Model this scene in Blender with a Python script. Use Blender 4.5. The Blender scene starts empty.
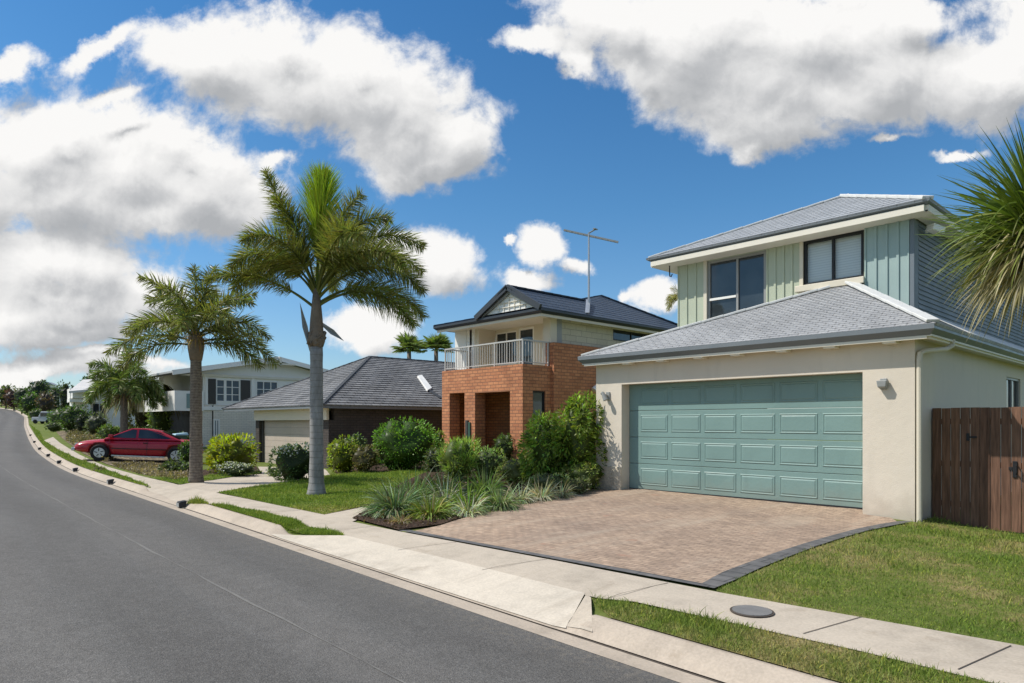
import bpy, bmesh, math, random
import numpy as np
from mathutils import Vector, Matrix, Quaternion
random.seed(7); RNG = np.random.default_rng(7)
SC = bpy.context.scene; COL = SC.collection
R = math.radians
# ------------------------------------------------------------------ camera frame (metres, z = 0 on the road)
F, HZ, EYE = 673.0, 423.0, 1.7
TH = math.atan2(.732, .681); CT, ST = math.cos(TH), math.sin(TH)
RIGHT = np.array([CT, ST, 0.]); FWD = np.array([-ST, CT, 0.])
def ray(px, py):
    a = (px-512)/F; return np.array([a*CT-ST, a*ST+CT, -(py-HZ)/F])
def at(px, py, d): return np.array([0, 0, EYE]) + ray(px, py)*d
def onY(px, py, Y): r = ray(px, py); return at(px, py, Y/r[1])
def onX(px, py, X): r = ray(px, py); return at(px, py, X/r[0])
# ------------------------------------------------------------------ terrain
KX = np.array([-400,-260,-190,-161,-135,-98,-58,-41.5,-28,-14.3,-2.5,20,200.])
KY = np.array([-60,2,17.5,18.2,16.6,12,7.35,5.55,4.5,4.15,3.78,3.45,3.4])
KZ = np.array([9,7.2,5.2,4.1,2.75,1.34,.57,.25,.03,0,0,0,0.])
_xs = np.arange(-400, 200.1, .5)
def _smooth(v, s=3.5):
    k = np.exp(-.5*(np.arange(-30, 31)*.5/s)**2); k /= k.sum()
    return np.convolve(np.pad(v, 30, mode='edge'), k, 'valid')
_ky = _smooth(np.interp(_xs, KX, KY)); _kz = _smooth(np.interp(_xs, KX, KZ))
def kerbY(x): return np.interp(x, _xs, _ky)
def roadZ(x): return np.interp(x, _xs, _kz)
_ctl = [(-4.3,11.8,.19),(-9.5,11.8,.21),(-4.3,12.07,.235),(-9.1,12.07,.245),(-3.4,11.8,.16),(-2.5,12.6,.02),(0,12.6,.03),(4,12,.05),(-16.5,15.9,.3),(-21,15.9,.3),
        (-12,13,.26),(-24,12.3,-.08),(-29,12.7,-.14),(-33,12.7,-.1),(-31.4,6.7,.1),(-33,9.5,.16),(-39,13,.34),(-39,20,.36),
        (-18.9,6.4,.1),(-14,6.9,.13),(-6,9,.17),(0,9,.08),(-10,25,.3),(-25,25,.2),(5,20,.1),(-20,10,.08),(-15,11,.2),
        (-40,60,1),(-10,60,.5),(20,60,.3),(60,60,.3),(60,15,.2),(30,12,.1),(-70,16,1.6),(-55,14,1.0)]
for X in range(-44, 61, 4): _ctl.append((X, float(kerbY(X))+2.0, float(roadZ(X))+.14))
for X in (-52,-60,-72,-85,-100,-120,-150,-190,-240):
    k = float(kerbY(X)); z = float(roadZ(X))
    _ctl += [(X, k+2, z+.14), (X, k+14, z+.9), (X, k+60, z+3)]
_ctl = np.array(_ctl); _P = _ctl[:, :2]
_A = np.sqrt(((_P[:, None]-_P[None])**2).sum(-1)+.05)
_n = len(_P); _M = np.zeros((_n+3, _n+3)); _M[:_n, :_n] = _A; _M[:_n, _n] = 1; _M[:_n, _n+1:] = _P; _M[_n, :_n] = 1; _M[_n+1:, :_n] = _P.T
_W = np.linalg.solve(_M, np.r_[_ctl[:, 2], 0, 0, 0])
def lotZ(x, y):
    x = np.asarray(x, float); y = np.asarray(y, float); sh = x.shape
    q = np.stack([np.clip(x.ravel(), -260, 70), np.clip(y.ravel(), -5, 80)], 1)
    K = np.sqrt(((q[:, None]-_P[None])**2).sum(-1)+.05)
    return (K@_W[:_n]+_W[_n]+q@_W[_n+1:]).reshape(sh)
GUT, KB = .22, .46
CROSS = [(-10.1, -3.6), (-18.4, -14.6)]   # where drives cross the kerb it is laid back
def laid(x):
    c = np.zeros_like(np.asarray(x, float))
    for a, b in CROSS: c = np.maximum(c, np.clip((x-a)/.3, 0, 1)*np.clip((b-x)/.3, 0, 1))
    return c
def h(x, y):
    x = np.asarray(x, float); y = np.asarray(y, float)
    v = y-kerbY(x); rz = roadZ(x)
    z = np.where(v < 0, 0, np.interp(v, [0, GUT, GUT+.05, KB, 2.0], [0, -.012, .03, .115, .135]))
    z = np.where((v >= 0) & (v < 2.2), z*(1-laid(x))+laid(x)*np.interp(v, [0, GUT, 1.25, 2.0], [0, -.012, .12, .135]), z)
    z = np.where(v < -8.2, .12, z)
    w = np.clip((v-1.6)/1.0, 0, 1); w = w*w*(3-2*w)
    return (rz+z)*(1-w)+np.where(v > 1.5, lotZ(x, y), 0)*w
def G(px, py):
    r = ray(px, py); ds = np.geomspace(1.5, 400, 900)
    e = EYE+r[2]*ds-h(r[0]*ds, r[1]*ds); i = np.argmax(e < 0)
    if i == 0: i = len(ds)-1
    a, b = ds[i-1], ds[i]
    for _ in range(25):
        m = .5*(a+b)
        if EYE+r[2]*m-float(h(r[0]*m, r[1]*m)) < 0: b = m
        else: a = m
    p = at(px, py, a); return np.array([p[0], p[1], float(h(p[0], p[1]))]), a
def GP(*pts): return [tuple(G(*p)[0][:2]) for p in pts]
# ------------------------------------------------------------------ object helpers
def tag(o, label=None, cat=None, group=None, kind=None):
    if label: o['label'] = label
    if cat: o['category'] = cat
    if group: o['group'] = group
    if kind: o['kind'] = kind
    return o
def thing(name, loc, label, cat, group=None):
    o = bpy.data.objects.new(name, None); COL.objects.link(o); o.location = loc; o.empty_display_size = .2
    return tag(o, label, cat, group)
def origin(o):
    while o.parent: o = o.parent
    return Vector(o.location)
def link(name, me, parent=None, loc=None):
    o = bpy.data.objects.new(name, me); COL.objects.link(o)
    if parent: o.parent = parent
    if loc is not None: o.location = loc
    return o
def metric_uv(me):
    uv = me.uv_layers.new(name='UVMap'); n = len(me.loops); out = np.zeros(n*2)
    for p in me.polygons:
        N = p.normal
        u = Vector((-N.y, N.x, 0)) if abs(N.z) < .97 else Vector((1, 0, 0))
        u.normalize(); v = N.cross(u)
        for li in p.loop_indices:
            c = me.vertices[me.loops[li].vertex_index].co
            out[2*li] = c.dot(u); out[2*li+1] = c.dot(v)
    uv.data.foreach_set('uv', out)
class MB:
    def __init__(s): s.v = []; s.f = []
    def add(s, vs, fs):
        b = len(s.v); s.v += [tuple(map(float, p)) for p in vs]; s.f += [tuple(b+i for i in f) for f in fs]; return s
    def box(s, x0, x1, y0, y1, z0, z1):
        return s.add([(x0,y0,z0),(x1,y0,z0),(x1,y1,z0),(x0,y1,z0),(x0,y0,z1),(x1,y0,z1),(x1,y1,z1),(x0,y1,z1)],
                     [(0,3,2,1),(4,5,6,7),(0,1,5,4),(1,2,6,5),(2,3,7,6),(3,0,4,7)])
    def bar(s, p, q, w, t, up=(0, 0, 1)):
        p, q = Vector(p), Vector(q); d = (q-p).normalized(); u = Vector(up)
        a = d.cross(u)
        if a.length < 1e-4: a = d.cross(Vector((1, 0, 0)))
        a.normalize(); b = a.cross(d).normalized(); a = a*w/2; b = b*t/2
        return s.add([p-a-b, p+a-b, p+a+b, p-a+b, q-a-b, q+a-b, q+a+b, q-a+b],
                     [(0,3,2,1)[::-1],(4,5,6,7)[::-1],(0,1,5,4)[::-1],(1,2,6,5)[::-1],(2,3,7,6)[::-1],(3,0,4,7)[::-1]])
    def tube(s, pts, r, n=8):
        pts = [Vector(p) for p in pts]; rs = r if hasattr(r, '__len__') else [r]*len(pts)
        vs = []; a0 = None
        for i, p in enumerate(pts):
            d = (pts[min(i+1, len(pts)-1)]-pts[max(i-1, 0)]).normalized()
            if a0 is None: a0 = d.orthogonal().normalized()
            a = (a0-d*a0.dot(d)).normalized(); a0 = a; b = d.cross(a)
            for k in range(n):
                t = 2*math.pi*k/n; vs.append(p+(a*math.cos(t)+b*math.sin(t))*rs[i])
        fs = [(i*n+k, i*n+(k+1) % n, (i+1)*n+(k+1) % n, (i+1)*n+k) for i in range(len(pts)-1) for k in range(n)]
        fs += [tuple(range(n))[::-1], tuple((len(pts)-1)*n+k for k in range(n))]
        return s.add(vs, fs)
    def lathe(s, c, prof, n=16):
        vs = [(c[0]+r_*math.cos(2*math.pi*k/n), c[1]+r_*math.sin(2*math.pi*k/n), c[2]+z) for r_, z in prof for k in range(n)]; m = len(prof)
        return s.add(vs, [(i*n+k, i*n+(k+1) % n, (i+1)*n+(k+1) % n, (i+1)*n+k) for i in range(m-1) for k in range(n)]+[tuple(range(n))[::-1], tuple((m-1)*n+k for k in range(n))])
    def poly(s, pts): return s.add(pts, [tuple(range(len(pts)))])
    def slab(s, pts, t):
        # roof slab: polygon lowered by t underneath, closed edges
        n = len(pts); lo = [(p[0], p[1], p[2]-t) for p in pts]
        return s.add(list(pts)+lo, [tuple(range(n)), tuple(range(2*n-1, n-1, -1))]+[(i, n+i, n+(i+1) % n, (i+1) % n) for i in range(n)])
    def prism(s, pts, d):
        n = len(pts); lo = [tuple(np.array(p)+np.array(d)) for p in pts]
        return s.add(list(pts)+lo, [tuple(range(n)), tuple(range(2*n-1, n-1, -1))]+[(i, n+i, n+(i+1) % n, (i+1) % n) for i in range(n)])
    def build(s, name, mat, parent=None, bevel=0, smooth=False, uv=True, sub=0, loc=None, fix=True):
        o0 = origin(parent) if parent else Vector(loc if loc is not None else (0, 0, 0))
        me = bpy.data.meshes.new(name); me.from_pydata([(v[0]-o0.x, v[1]-o0.y, v[2]-o0.z) for v in s.v], [], s.f)
        if fix:
            bm = bmesh.new(); bm.from_mesh(me); bmesh.ops.recalc_face_normals(bm, faces=bm.faces); bm.to_mesh(me); bm.free()
        me.update()
        if uv: metric_uv(me)
        me.materials.append(mat)
        if smooth: me.polygons.foreach_set('use_smooth', [True]*len(me.polygons))
        o = link(name, me, parent, None if parent else o0)
        if bevel:
            m = o.modifiers.new('bevel', 'BEVEL'); m.width = bevel; m.segments = 2; m.limit_method = 'ANGLE'
        if sub:
            m = o.modifiers.new('sub', 'SUBSURF'); m.levels = sub; m.render_levels = sub
        return o
def np_mesh(name, V, Fq, mat, col=None, parent=None, loc=(0, 0, 0), smooth=False):
    o0 = np.array(origin(parent)) if parent else np.array(loc)
    V = np.asarray(V, float)-o0; Fq = np.asarray(Fq, np.int32); n, k = Fq.shape
    me = bpy.data.meshes.new(name)
    me.vertices.add(len(V)); me.vertices.foreach_set('co', V.ravel().astype(np.float32))
    me.loops.add(n*k); me.loops.foreach_set('vertex_index', Fq.ravel())
    me.polygons.add(n); me.polygons.foreach_set('loop_start', np.arange(0, n*k, k, dtype=np.int32))
    try: me.polygons.foreach_set('loop_total', np.full(n, k, np.int32))
    except Exception: pass
    if col is not None:
        a = me.attributes.new('col', 'FLOAT_COLOR', 'FACE'); c = np.ones((n, 4), np.float32); c[:, :3] = col; a.data.foreach_set('color', c.ravel())
    me.update(calc_edges=True); me.validate()
    if smooth: me.polygons.foreach_set('use_smooth', np.ones(n, bool))
    me.materials.append(mat)
    return link(name, me, parent, None if parent else tuple(o0))
def copy_tree(o, parent=None):
    c = o.copy(); COL.objects.link(c); c.parent = parent
    for ch in list(o.children): copy_tree(ch, c)
    return c
# ------------------------------------------------------------------ materials
class NT:
    def __init__(s, t): s.t = t
    def n(s, typ, ins=None, **kw):
        nd = s.t.nodes.new(typ)
        for k, v in kw.items(): setattr(nd, k, v)
        for k, v in (ins or {}).items(): s.set(nd.inputs[k], v)
        return nd
    def set(s, sock, v):
        if isinstance(v, bpy.types.NodeSocket): s.t.links.new(v, sock)
        else: sock.default_value = v
    def m(s, op, a, b=0., c=None, clamp=False):
        nd = s.t.nodes.new('ShaderNodeMath'); nd.operation = op; nd.use_clamp = clamp
        s.set(nd.inputs[0], a); s.set(nd.inputs[1], b)
        if c is not None: s.set(nd.inputs[2], c)
        return nd.outputs[0]
    def vm(s, op, a, b=None):
        nd = s.t.nodes.new('ShaderNodeVectorMath'); nd.operation = op; s.set(nd.inputs[0], a)
        if b is not None: s.set(nd.inputs[1], b)
        return nd.outputs['Value'] if op in ('LENGTH', 'DOT_PRODUCT') else nd.outputs[0]
    def noise(s, vec, scale, detail=4, rough=.55, out='Fac', **k):
        nd = s.n('ShaderNodeTexNoise', {'Vector': vec, 'Scale': scale, 'Detail': detail, 'Roughness': rough}, **k); return nd.outputs[out]
    def ramp(s, fac, stops):
        nd = s.t.nodes.new('ShaderNodeValToRGB'); e = nd.color_ramp.elements
        while len(e) < len(stops): e.new(.5)
        for el, (p, c) in zip(e, stops): el.position = p; el.color = (*c, 1) if len(c) == 3 else c
        s.set(nd.inputs[0], fac); return nd.outputs[0]
    def mix(s, f, a, b, typ='MIX'):
        nd = s.t.nodes.new('ShaderNodeMix'); nd.data_type = 'RGBA'; nd.blend_type = typ
        s.set(nd.inputs[0], f)
        for i, v in ((6, a), (7, b)): s.set(nd.inputs[i], v if isinstance(v, bpy.types.NodeSocket) else (*v, 1))
        return nd.outputs[2]
    def mr(s, v, a, b, c=0., d=1., typ='SMOOTHSTEP'):
        nd = s.n('ShaderNodeMapRange', {0: v, 1: a, 2: b, 3: c, 4: d}); nd.interpolation_type = typ; return nd.outputs[0]
    def bump(s, hgt, strength=.5, dist=.01, prev=None):
        nd = s.n('ShaderNodeBump', {'Height': hgt, 'Strength': strength, 'Distance': dist})
        if prev: s.set(nd.inputs['Normal'], prev)
        return nd.outputs[0]
def newmat(name):
    m = bpy.data.materials.new(name); m.use_nodes = True; t = m.node_tree; t.nodes.clear(); s = NT(t)
    out = s.n('ShaderNodeOutputMaterial'); return m, s, out
def principled(s, out, col, rough=.6, normal=None, metal=0., spec=.4, **kw):
    p = s.n('ShaderNodeBsdfPrincipled')
    s.set(p.inputs['Base Color'], col if isinstance(col, bpy.types.NodeSocket) else (*col, 1)); s.set(p.inputs['Roughness'], rough)
    p.inputs['Metallic'].default_value = metal; p.inputs['Specular IOR Level'].default_value = spec
    for k, v in kw.items(): s.set(p.inputs[k], v)
    if normal: s.set(p.inputs['Normal'], normal)
    s.t.links.new(p.outputs[0], out.inputs[0]); return p
def sh(c, k): return tuple(min(1, max(0, x*k)) for x in c)
def M(name, c, rough=.6, var=.12, scale=1.5, fine=40, bump=.15, dist=.004, metal=0., spec=.4, stain=0., island=0., splash=0.):
    m, s, out = newmat(name); pos = s.n('ShaderNodeTexCoord').outputs['Object']
    a = s.noise(pos, scale, 5); b = s.noise(pos, fine, 3)
    f = s.m('ADD', s.m('MULTIPLY', a, .7), s.m('MULTIPLY', b, .3))
    col = s.ramp(f, [(.3, sh(c, 1-var)), (.7, sh(c, 1+var))])
    if stain:
        st = s.noise(s.vm('MULTIPLY', pos, (3, 3, .5)), 1.3, 6, .65)
        col = s.mix(s.mr(st, .52, .8, 0, stain), col, sh(c, .45))
    if island:
        ri = s.n('ShaderNodeNewGeometry').outputs['Random Per Island']
        col = s.mix(1, col, s.ramp(ri, [(0, (1-island,)*3), (1, (1, 1, 1))]), 'MULTIPLY')
    if splash:
        z = s.n('ShaderNodeSeparateXYZ', {0: s.n('ShaderNodeNewGeometry').outputs['Position']}).outputs[2]
        sp = s.m('MULTIPLY', s.mr(s.m('ADD', z, s.m('MULTIPLY', s.noise(pos, 5, 5), -.5)), -.1, .45, 1, 0), splash); col = s.mix(sp, col, (.26, .2, .14))
        wv = s.noise(s.vm('MULTIPLY', pos, (1, 1, 1)), 7, 4); nrm0 = s.bump(wv, .25, .02)
    nrm = s.bump(b, bump, dist, nrm0 if splash else None) if bump else None
    rg = s.mr(a, .3, .7, rough*.85, min(1, rough*1.15))
    principled(s, out, col, rg, nrm, metal, spec); return m
def brickmat(name, c1, c2, mortar, bw, bh, ms=.012, rough=.8, offset=.5, bstr=.6, bias=0., var=.25, smooth=.1, sl=0.):
    m, s, out = newmat(name); uv = s.n('ShaderNodeTexCoord').outputs['UV']; pos = s.n('ShaderNodeTexCoord').outputs['Object']
    b = s.n('ShaderNodeTexBrick', {'Vector': uv, 'Color1': (*c1, 1), 'Color2': (*c2, 1), 'Mortar': (*mortar, 1), 'Scale': 1., 'Mortar Size': ms, 'Mortar Smooth': smooth, 'Bias': bias, 'Brick Width': bw, 'Row Height': bh})
    b.offset = offset
    n1 = s.noise(pos, 1.1, 6, .6); n2 = s.noise(pos, 35, 4)
    col = s.mix(1, b.outputs[0], s.ramp(n1, [(.28, (1-var,)*3), (.72, (1+var*.6,)*3)]), 'MULTIPLY')
    col = s.mix(.35, col, s.ramp(n2, [(.3, (.6,)*3), (.7, (1.3,)*3)]), 'MULTIPLY')
    hh = s.m('SUBTRACT', s.m('MULTIPLY', n2, .35), b.outputs['Fac'])
    if sl:   # overlapping tiles: height ramps down the slope within every row
        sep = s.n('ShaderNodeSeparateXYZ', {0: uv}); fr = s.m('FRACT', s.m('DIVIDE', sep.outputs[1], bh))
        hh = s.m('ADD', hh, s.m('MULTIPLY', s.m('SUBTRACT', 1, fr), sl))
    nrm = s.bump(hh, bstr, .012)
    principled(s, out, col, rough, nrm, 0, .3); return m
def leafmat(name, tint=(1, 1, 1), trans=.38, rough=.45, spec=.35):
    m, s, out = newmat(name); at_ = s.n('ShaderNodeAttribute', attribute_name='col')
    pos = s.n('ShaderNodeTexCoord').outputs['Object']
    col = s.mix(1, at_.outputs['Color'], s.ramp(s.noise(pos, 2.2, 3), [(.3, sh(tint, .7)), (.7, sh(tint, 1.3) if max(tint) < .76 else tint)]), 'MULTIPLY')
    p = principled(s, out, col, rough, None, 0, spec)
    tr = s.n('ShaderNodeBsdfTranslucent', {'Color': s.mix(1, col, (1., 1.05, .45), 'MULTIPLY')})
    mx = s.n('ShaderNodeMixShader', {0: trans}); s.t.links.new(p.outputs[0], mx.inputs[1]); s.t.links.new(tr.outputs[0], mx.inputs[2])
    s.t.links.new(mx.outputs[0], out.inputs[0]); return m
MT = {}
def mats():
    MT['render'] = M('cream_render', (.68, .605, .5), .85, .07, .8, 70, .45, .008, stain=.16, splash=.35)
    MT['render_side'] = MT['render']
    MT['plinth'] = M('rough_white_stone', (.55, .48, .37), .9, .35, 6, 30, .8, .02, stain=.5)
    MT['cream'] = M('cream_paint', (.66, .6, .48), .6, .05, 2, 60, .08)
    MT['white'] = M('white_paint', (.84, .82, .77), .5, .05, 2, 60, .08)
    MT['soffit'] = M('soffit_paint', (.76, .71, .6), .6, .04, 2, 50, .05)
    MT['gutter'] = M('grey_steel_gutter', (.17, .19, .205), .4, .08, 2, 50, .03, spec=.5)
    MT['darkgutter'] = M('charcoal_gutter', (.035, .04, .047), .4, .1, 2, 50, .03, spec=.5)
    MT['tealdoor'] = M('teal_panel_paint', (.185, .29, .27), .5, .1, .9, 55, .1, .002, spec=.4, stain=.22, splash=.25)
    MT['batten'] = M('pale_green_board', (.46, .5, .38), .6, .06, 2, 50, .08)
    MT['batten_blue'] = M('blue_green_board', (.33, .43, .41), .6, .06, 2, 50, .08)
    MT['bluedark'] = M('blue_grey_weatherboard', (.155, .185, .21), .6, .06, 2, 50, .08)
    MT['aluminium'] = M('grey_frame', (.3, .3, .29), .4, .05, 2, 50, .03)
    MT['greyfix'] = M('grey_fitting', (.3, .31, .3), .5, .08, 5, 60, .05)
    MT['steel'] = M('galvanised_steel', (.42, .44, .46), .4, .15, 6, 60, .05, metal=.6)
    MT['black'] = M('black_metal', (.015, .015, .017), .5, .2, 6, 60, .1)
    MT['timber'] = timber('stained_paling', (.175, .095, .062))
    MT['cap'] = M('ridge_cap', (.62, .62, .6), .6, .1, 4, 40, .2, stain=.2)
    MT['capdark'] = M('dark_ridge_cap', (.05, .055, .06), .7, .2, 4, 40, .2)
    MT['tile_light'] = brickmat('light_grey_shingle', (.47, .475, .48), (.38, .385, .395), (.29, .29, .295), .17, .09, .012, .75, .5, 1., 0, .18, .3, .9)
    MT['tile_upper'] = brickmat('grey_shingle', (.36, .375, .395), (.31, .325, .345), (.24, .25, .26), .28, .19, .012, .75, .5, .7, 0, .12, .3, .7)
    MT['tile_grey'] = brickmat('weathered_grey_shingle', (.26, .26, .26), (.185, .188, .195), (.1, .1, .105), .4, .22, .02, .85, .5, 1., 0, .35, .3, .9)
    MT['tile_blue'] = brickmat('slate_blue_tile', (.05, .072, .105), (.04, .058, .088), (.022, .03, .04), .3, .3, .014, .5, .5, .7, 0, .15, .3, .7)
    MT['brick'] = brickmat('red_brick', (.62, .27, .13), (.45, .175, .085), (.28, .14, .085), .29, .115, .011, .85, .5, .7, -.1, .22)
    MT['brick_dark'] = brickmat('brown_brick', (.09, .075, .066), (.07, .06, .055), (.05, .045, .04), .29, .1, .01, .9, .5, .5)
    MT['brick_beige'] = brickmat('beige_brick', (.5, .42, .33), (.45, .38, .3), (.4, .34, .28), .29, .1, .01, .9, .5, .4, 0, .12)
    MT['brick_white'] = brickmat('white_brick', (.86, .79, .68), (.8, .73, .62), (.62, .57, .49), .29, .1, .01, .9, .5, .5, 0, .12)
    MT['block_cream'] = brickmat('cream_block', (.58, .54, .42), (.54, .5, .39), (.38, .35, .28), .6, .22, .012, .8, .5, .4, 0, .1)
    MT['shutter'] = M('brown_shutter', (.06, .055, .05), .6, .15)
    MT['beigedoor'] = brickmat('beige_garage_door', (.5, .42, .345), (.48, .4, .33), (.38, .32, .26), 3.2, .3, .012, .6, 0, .5, 0, .06)
    m, s, out = newmat('dark_window_glass'); pos = s.n('ShaderNodeTexCoord').outputs['Object']
    col = s.ramp(s.noise(pos, .9, 2), [(.35, (.012, .016, .02)), (.7, (.05, .062, .07))])
    principled(s, out, col, .04, s.bump(s.noise(pos, 1.6, 2), .1, .05), 0, .7); MT['glass'] = m
    m, s, out = newmat('clear_window_glass'); fr = s.n('ShaderNodeFresnel', {'IOR': 1.45})
    tr = s.n('ShaderNodeBsdfTransparent', {'Color': (.9, .93, .94, 1)}); gl = s.n('ShaderNodeBsdfGlossy', {'Color': (1, 1, 1, 1), 'Roughness': .03})
    mx = s.n('ShaderNodeMixShader', {0: s.m('ADD', fr.outputs[0], .0, clamp=True), 1: tr.outputs[0], 2: gl.outputs[0]}); s.t.links.new(mx.outputs[0], out.inputs[0]); MT['clearglass'] = m
    m, s, out = newmat('venetian_blind'); uv = s.n('ShaderNodeTexCoord').outputs['UV']; sep = s.n('ShaderNodeSeparateXYZ', {0: uv})
    fr = s.m('FRACT', s.m('DIVIDE', sep.outputs[1], .05)); col = s.ramp(fr, [(0, (.7, .71, .71)), (.3, (.95, .95, .93)), (1, (.9, .9, .89))])
    principled(s, out, col, .5, s.bump(fr, .4, .01)); MT['blind'] = m
    MT['leaf'] = leafmat('shrub_leaf'); MT['palmleaf'] = leafmat('palm_leaf', trans=.35, rough=.4, spec=.4); MT['blade'] = leafmat('strap_leaf', trans=.3, rough=.5)
    MT['bark'] = M('palm_bark', (.2, .155, .115), .9, .3, 3, 20, .8, .02)
    MT['wood'] = M('branch_bark', (.12, .09, .065), .9, .3, 5, 25, .8, .02)
    m, s, out = newmat('grey_palm_trunk'); pos = s.n('ShaderNodeTexCoord').outputs['Object']; sep = s.n('ShaderNodeSeparateXYZ', {0: pos})
    wob = s.m('ADD', sep.outputs[2], s.m('MULTIPLY', s.noise(pos, 2.5, 3), .07)); ring = s.m('FRACT', s.m('DIVIDE', wob, .14))
    rm = s.mr(ring, 0, .18, 0, 1); n = s.noise(s.vm('MULTIPLY', pos, (1, 1, .35)), 9, 6, .65)
    col = s.mix(1, s.ramp(n, [(.3, (.19, .18, .17)), (.6, (.31, .3, .29)), (.8, (.4, .385, .37))]), s.ramp(rm, [(0, (.72, .7, .68)), (1, (1, 1, 1))]), 'MULTIPLY')
    principled(s, out, col, .85, s.bump(s.m('ADD', s.m('MULTIPLY', rm, .5), n), .5, .015)); MT['greytrunk'] = m
    m, s, out = newmat('ringed_palm_trunk'); pos = s.n('ShaderNodeTexCoord').outputs['Object']; sep = s.n('ShaderNodeSeparateXYZ', {0: pos})
    wob = s.m('ADD', sep.outputs[2], s.m('MULTIPLY', s.noise(pos, 5, 3), .06)); ring = s.m('FRACT', s.m('DIVIDE', wob, .07)); n = s.noise(pos, 14, 6, .65)
    col = s.mix(1, s.ramp(n, [(.3, (.13, .1, .08)), (.7, (.3, .25, .2))]), s.ramp(ring, [(0, (.6,)*3), (.5, (1, 1, 1))]), 'MULTIPLY')
    principled(s, out, col, .9, s.bump(s.m('ADD', ring, n), .8, .02)); MT['browntrunk'] = m
    MT['carpaint'] = M('red_car_paint', (.4, .014, .028), .25, .05, 2, 50, 0, spec=.6)
    MT['tyre'] = M('rubber', (.018, .018, .019), .85, .2, 5, 50, .2); MT['chrome'] = M('bright_metal', (.55, .56, .58), .3, .1, 5, 50, 0, metal=.7)
    MT['lamp'] = M('lamp_glass', (.6, .6, .58), .15, .05, 5, 50, 0, spec=.7); MT['redlamp'] = M('red_lamp', (.3, .01, .01), .2, .05, 5, 50, 0, spec=.6)
    MT['paleblue'] = M('pale_blue_plastic', (.4, .58, .66), .5, .06); MT['binbody'] = M('dark_green_plastic', (.05, .11, .08), .5, .1)
    MT['vanpaint'] = M('silver_paint', (.45, .46, .47), .35, .08, 2, 50, 0, spec=.6)
def timber(name, c):
    m, s, out = newmat(name); pos = s.n('ShaderNodeTexCoord').outputs['Object']; ri = s.n('ShaderNodeNewGeometry').outputs['Random Per Island']
    v = s.vm('MULTIPLY', pos, (14, 14, .9)); off = s.n('ShaderNodeCombineXYZ', {0: s.m('MULTIPLY', ri, 37), 1: 0., 2: s.m('MULTIPLY', ri, 11)})
    g = s.noise(s.vm('ADD', v, off.outputs[0]), 2.2, 6, .6)
    col = s.mix(1, s.ramp(g, [(.28, sh(c, .5)), (.5, c), (.75, sh(c, 1.7))]), s.ramp(ri, [(0, (.72, .7, .7)), (.5, (1, 1, 1)), (1, (1.25, 1.2, 1.1))]), 'MULTIPLY')
    principled(s, out, col, .75, s.bump(g, .5, .006), 0, .25); return m
mats()
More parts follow.
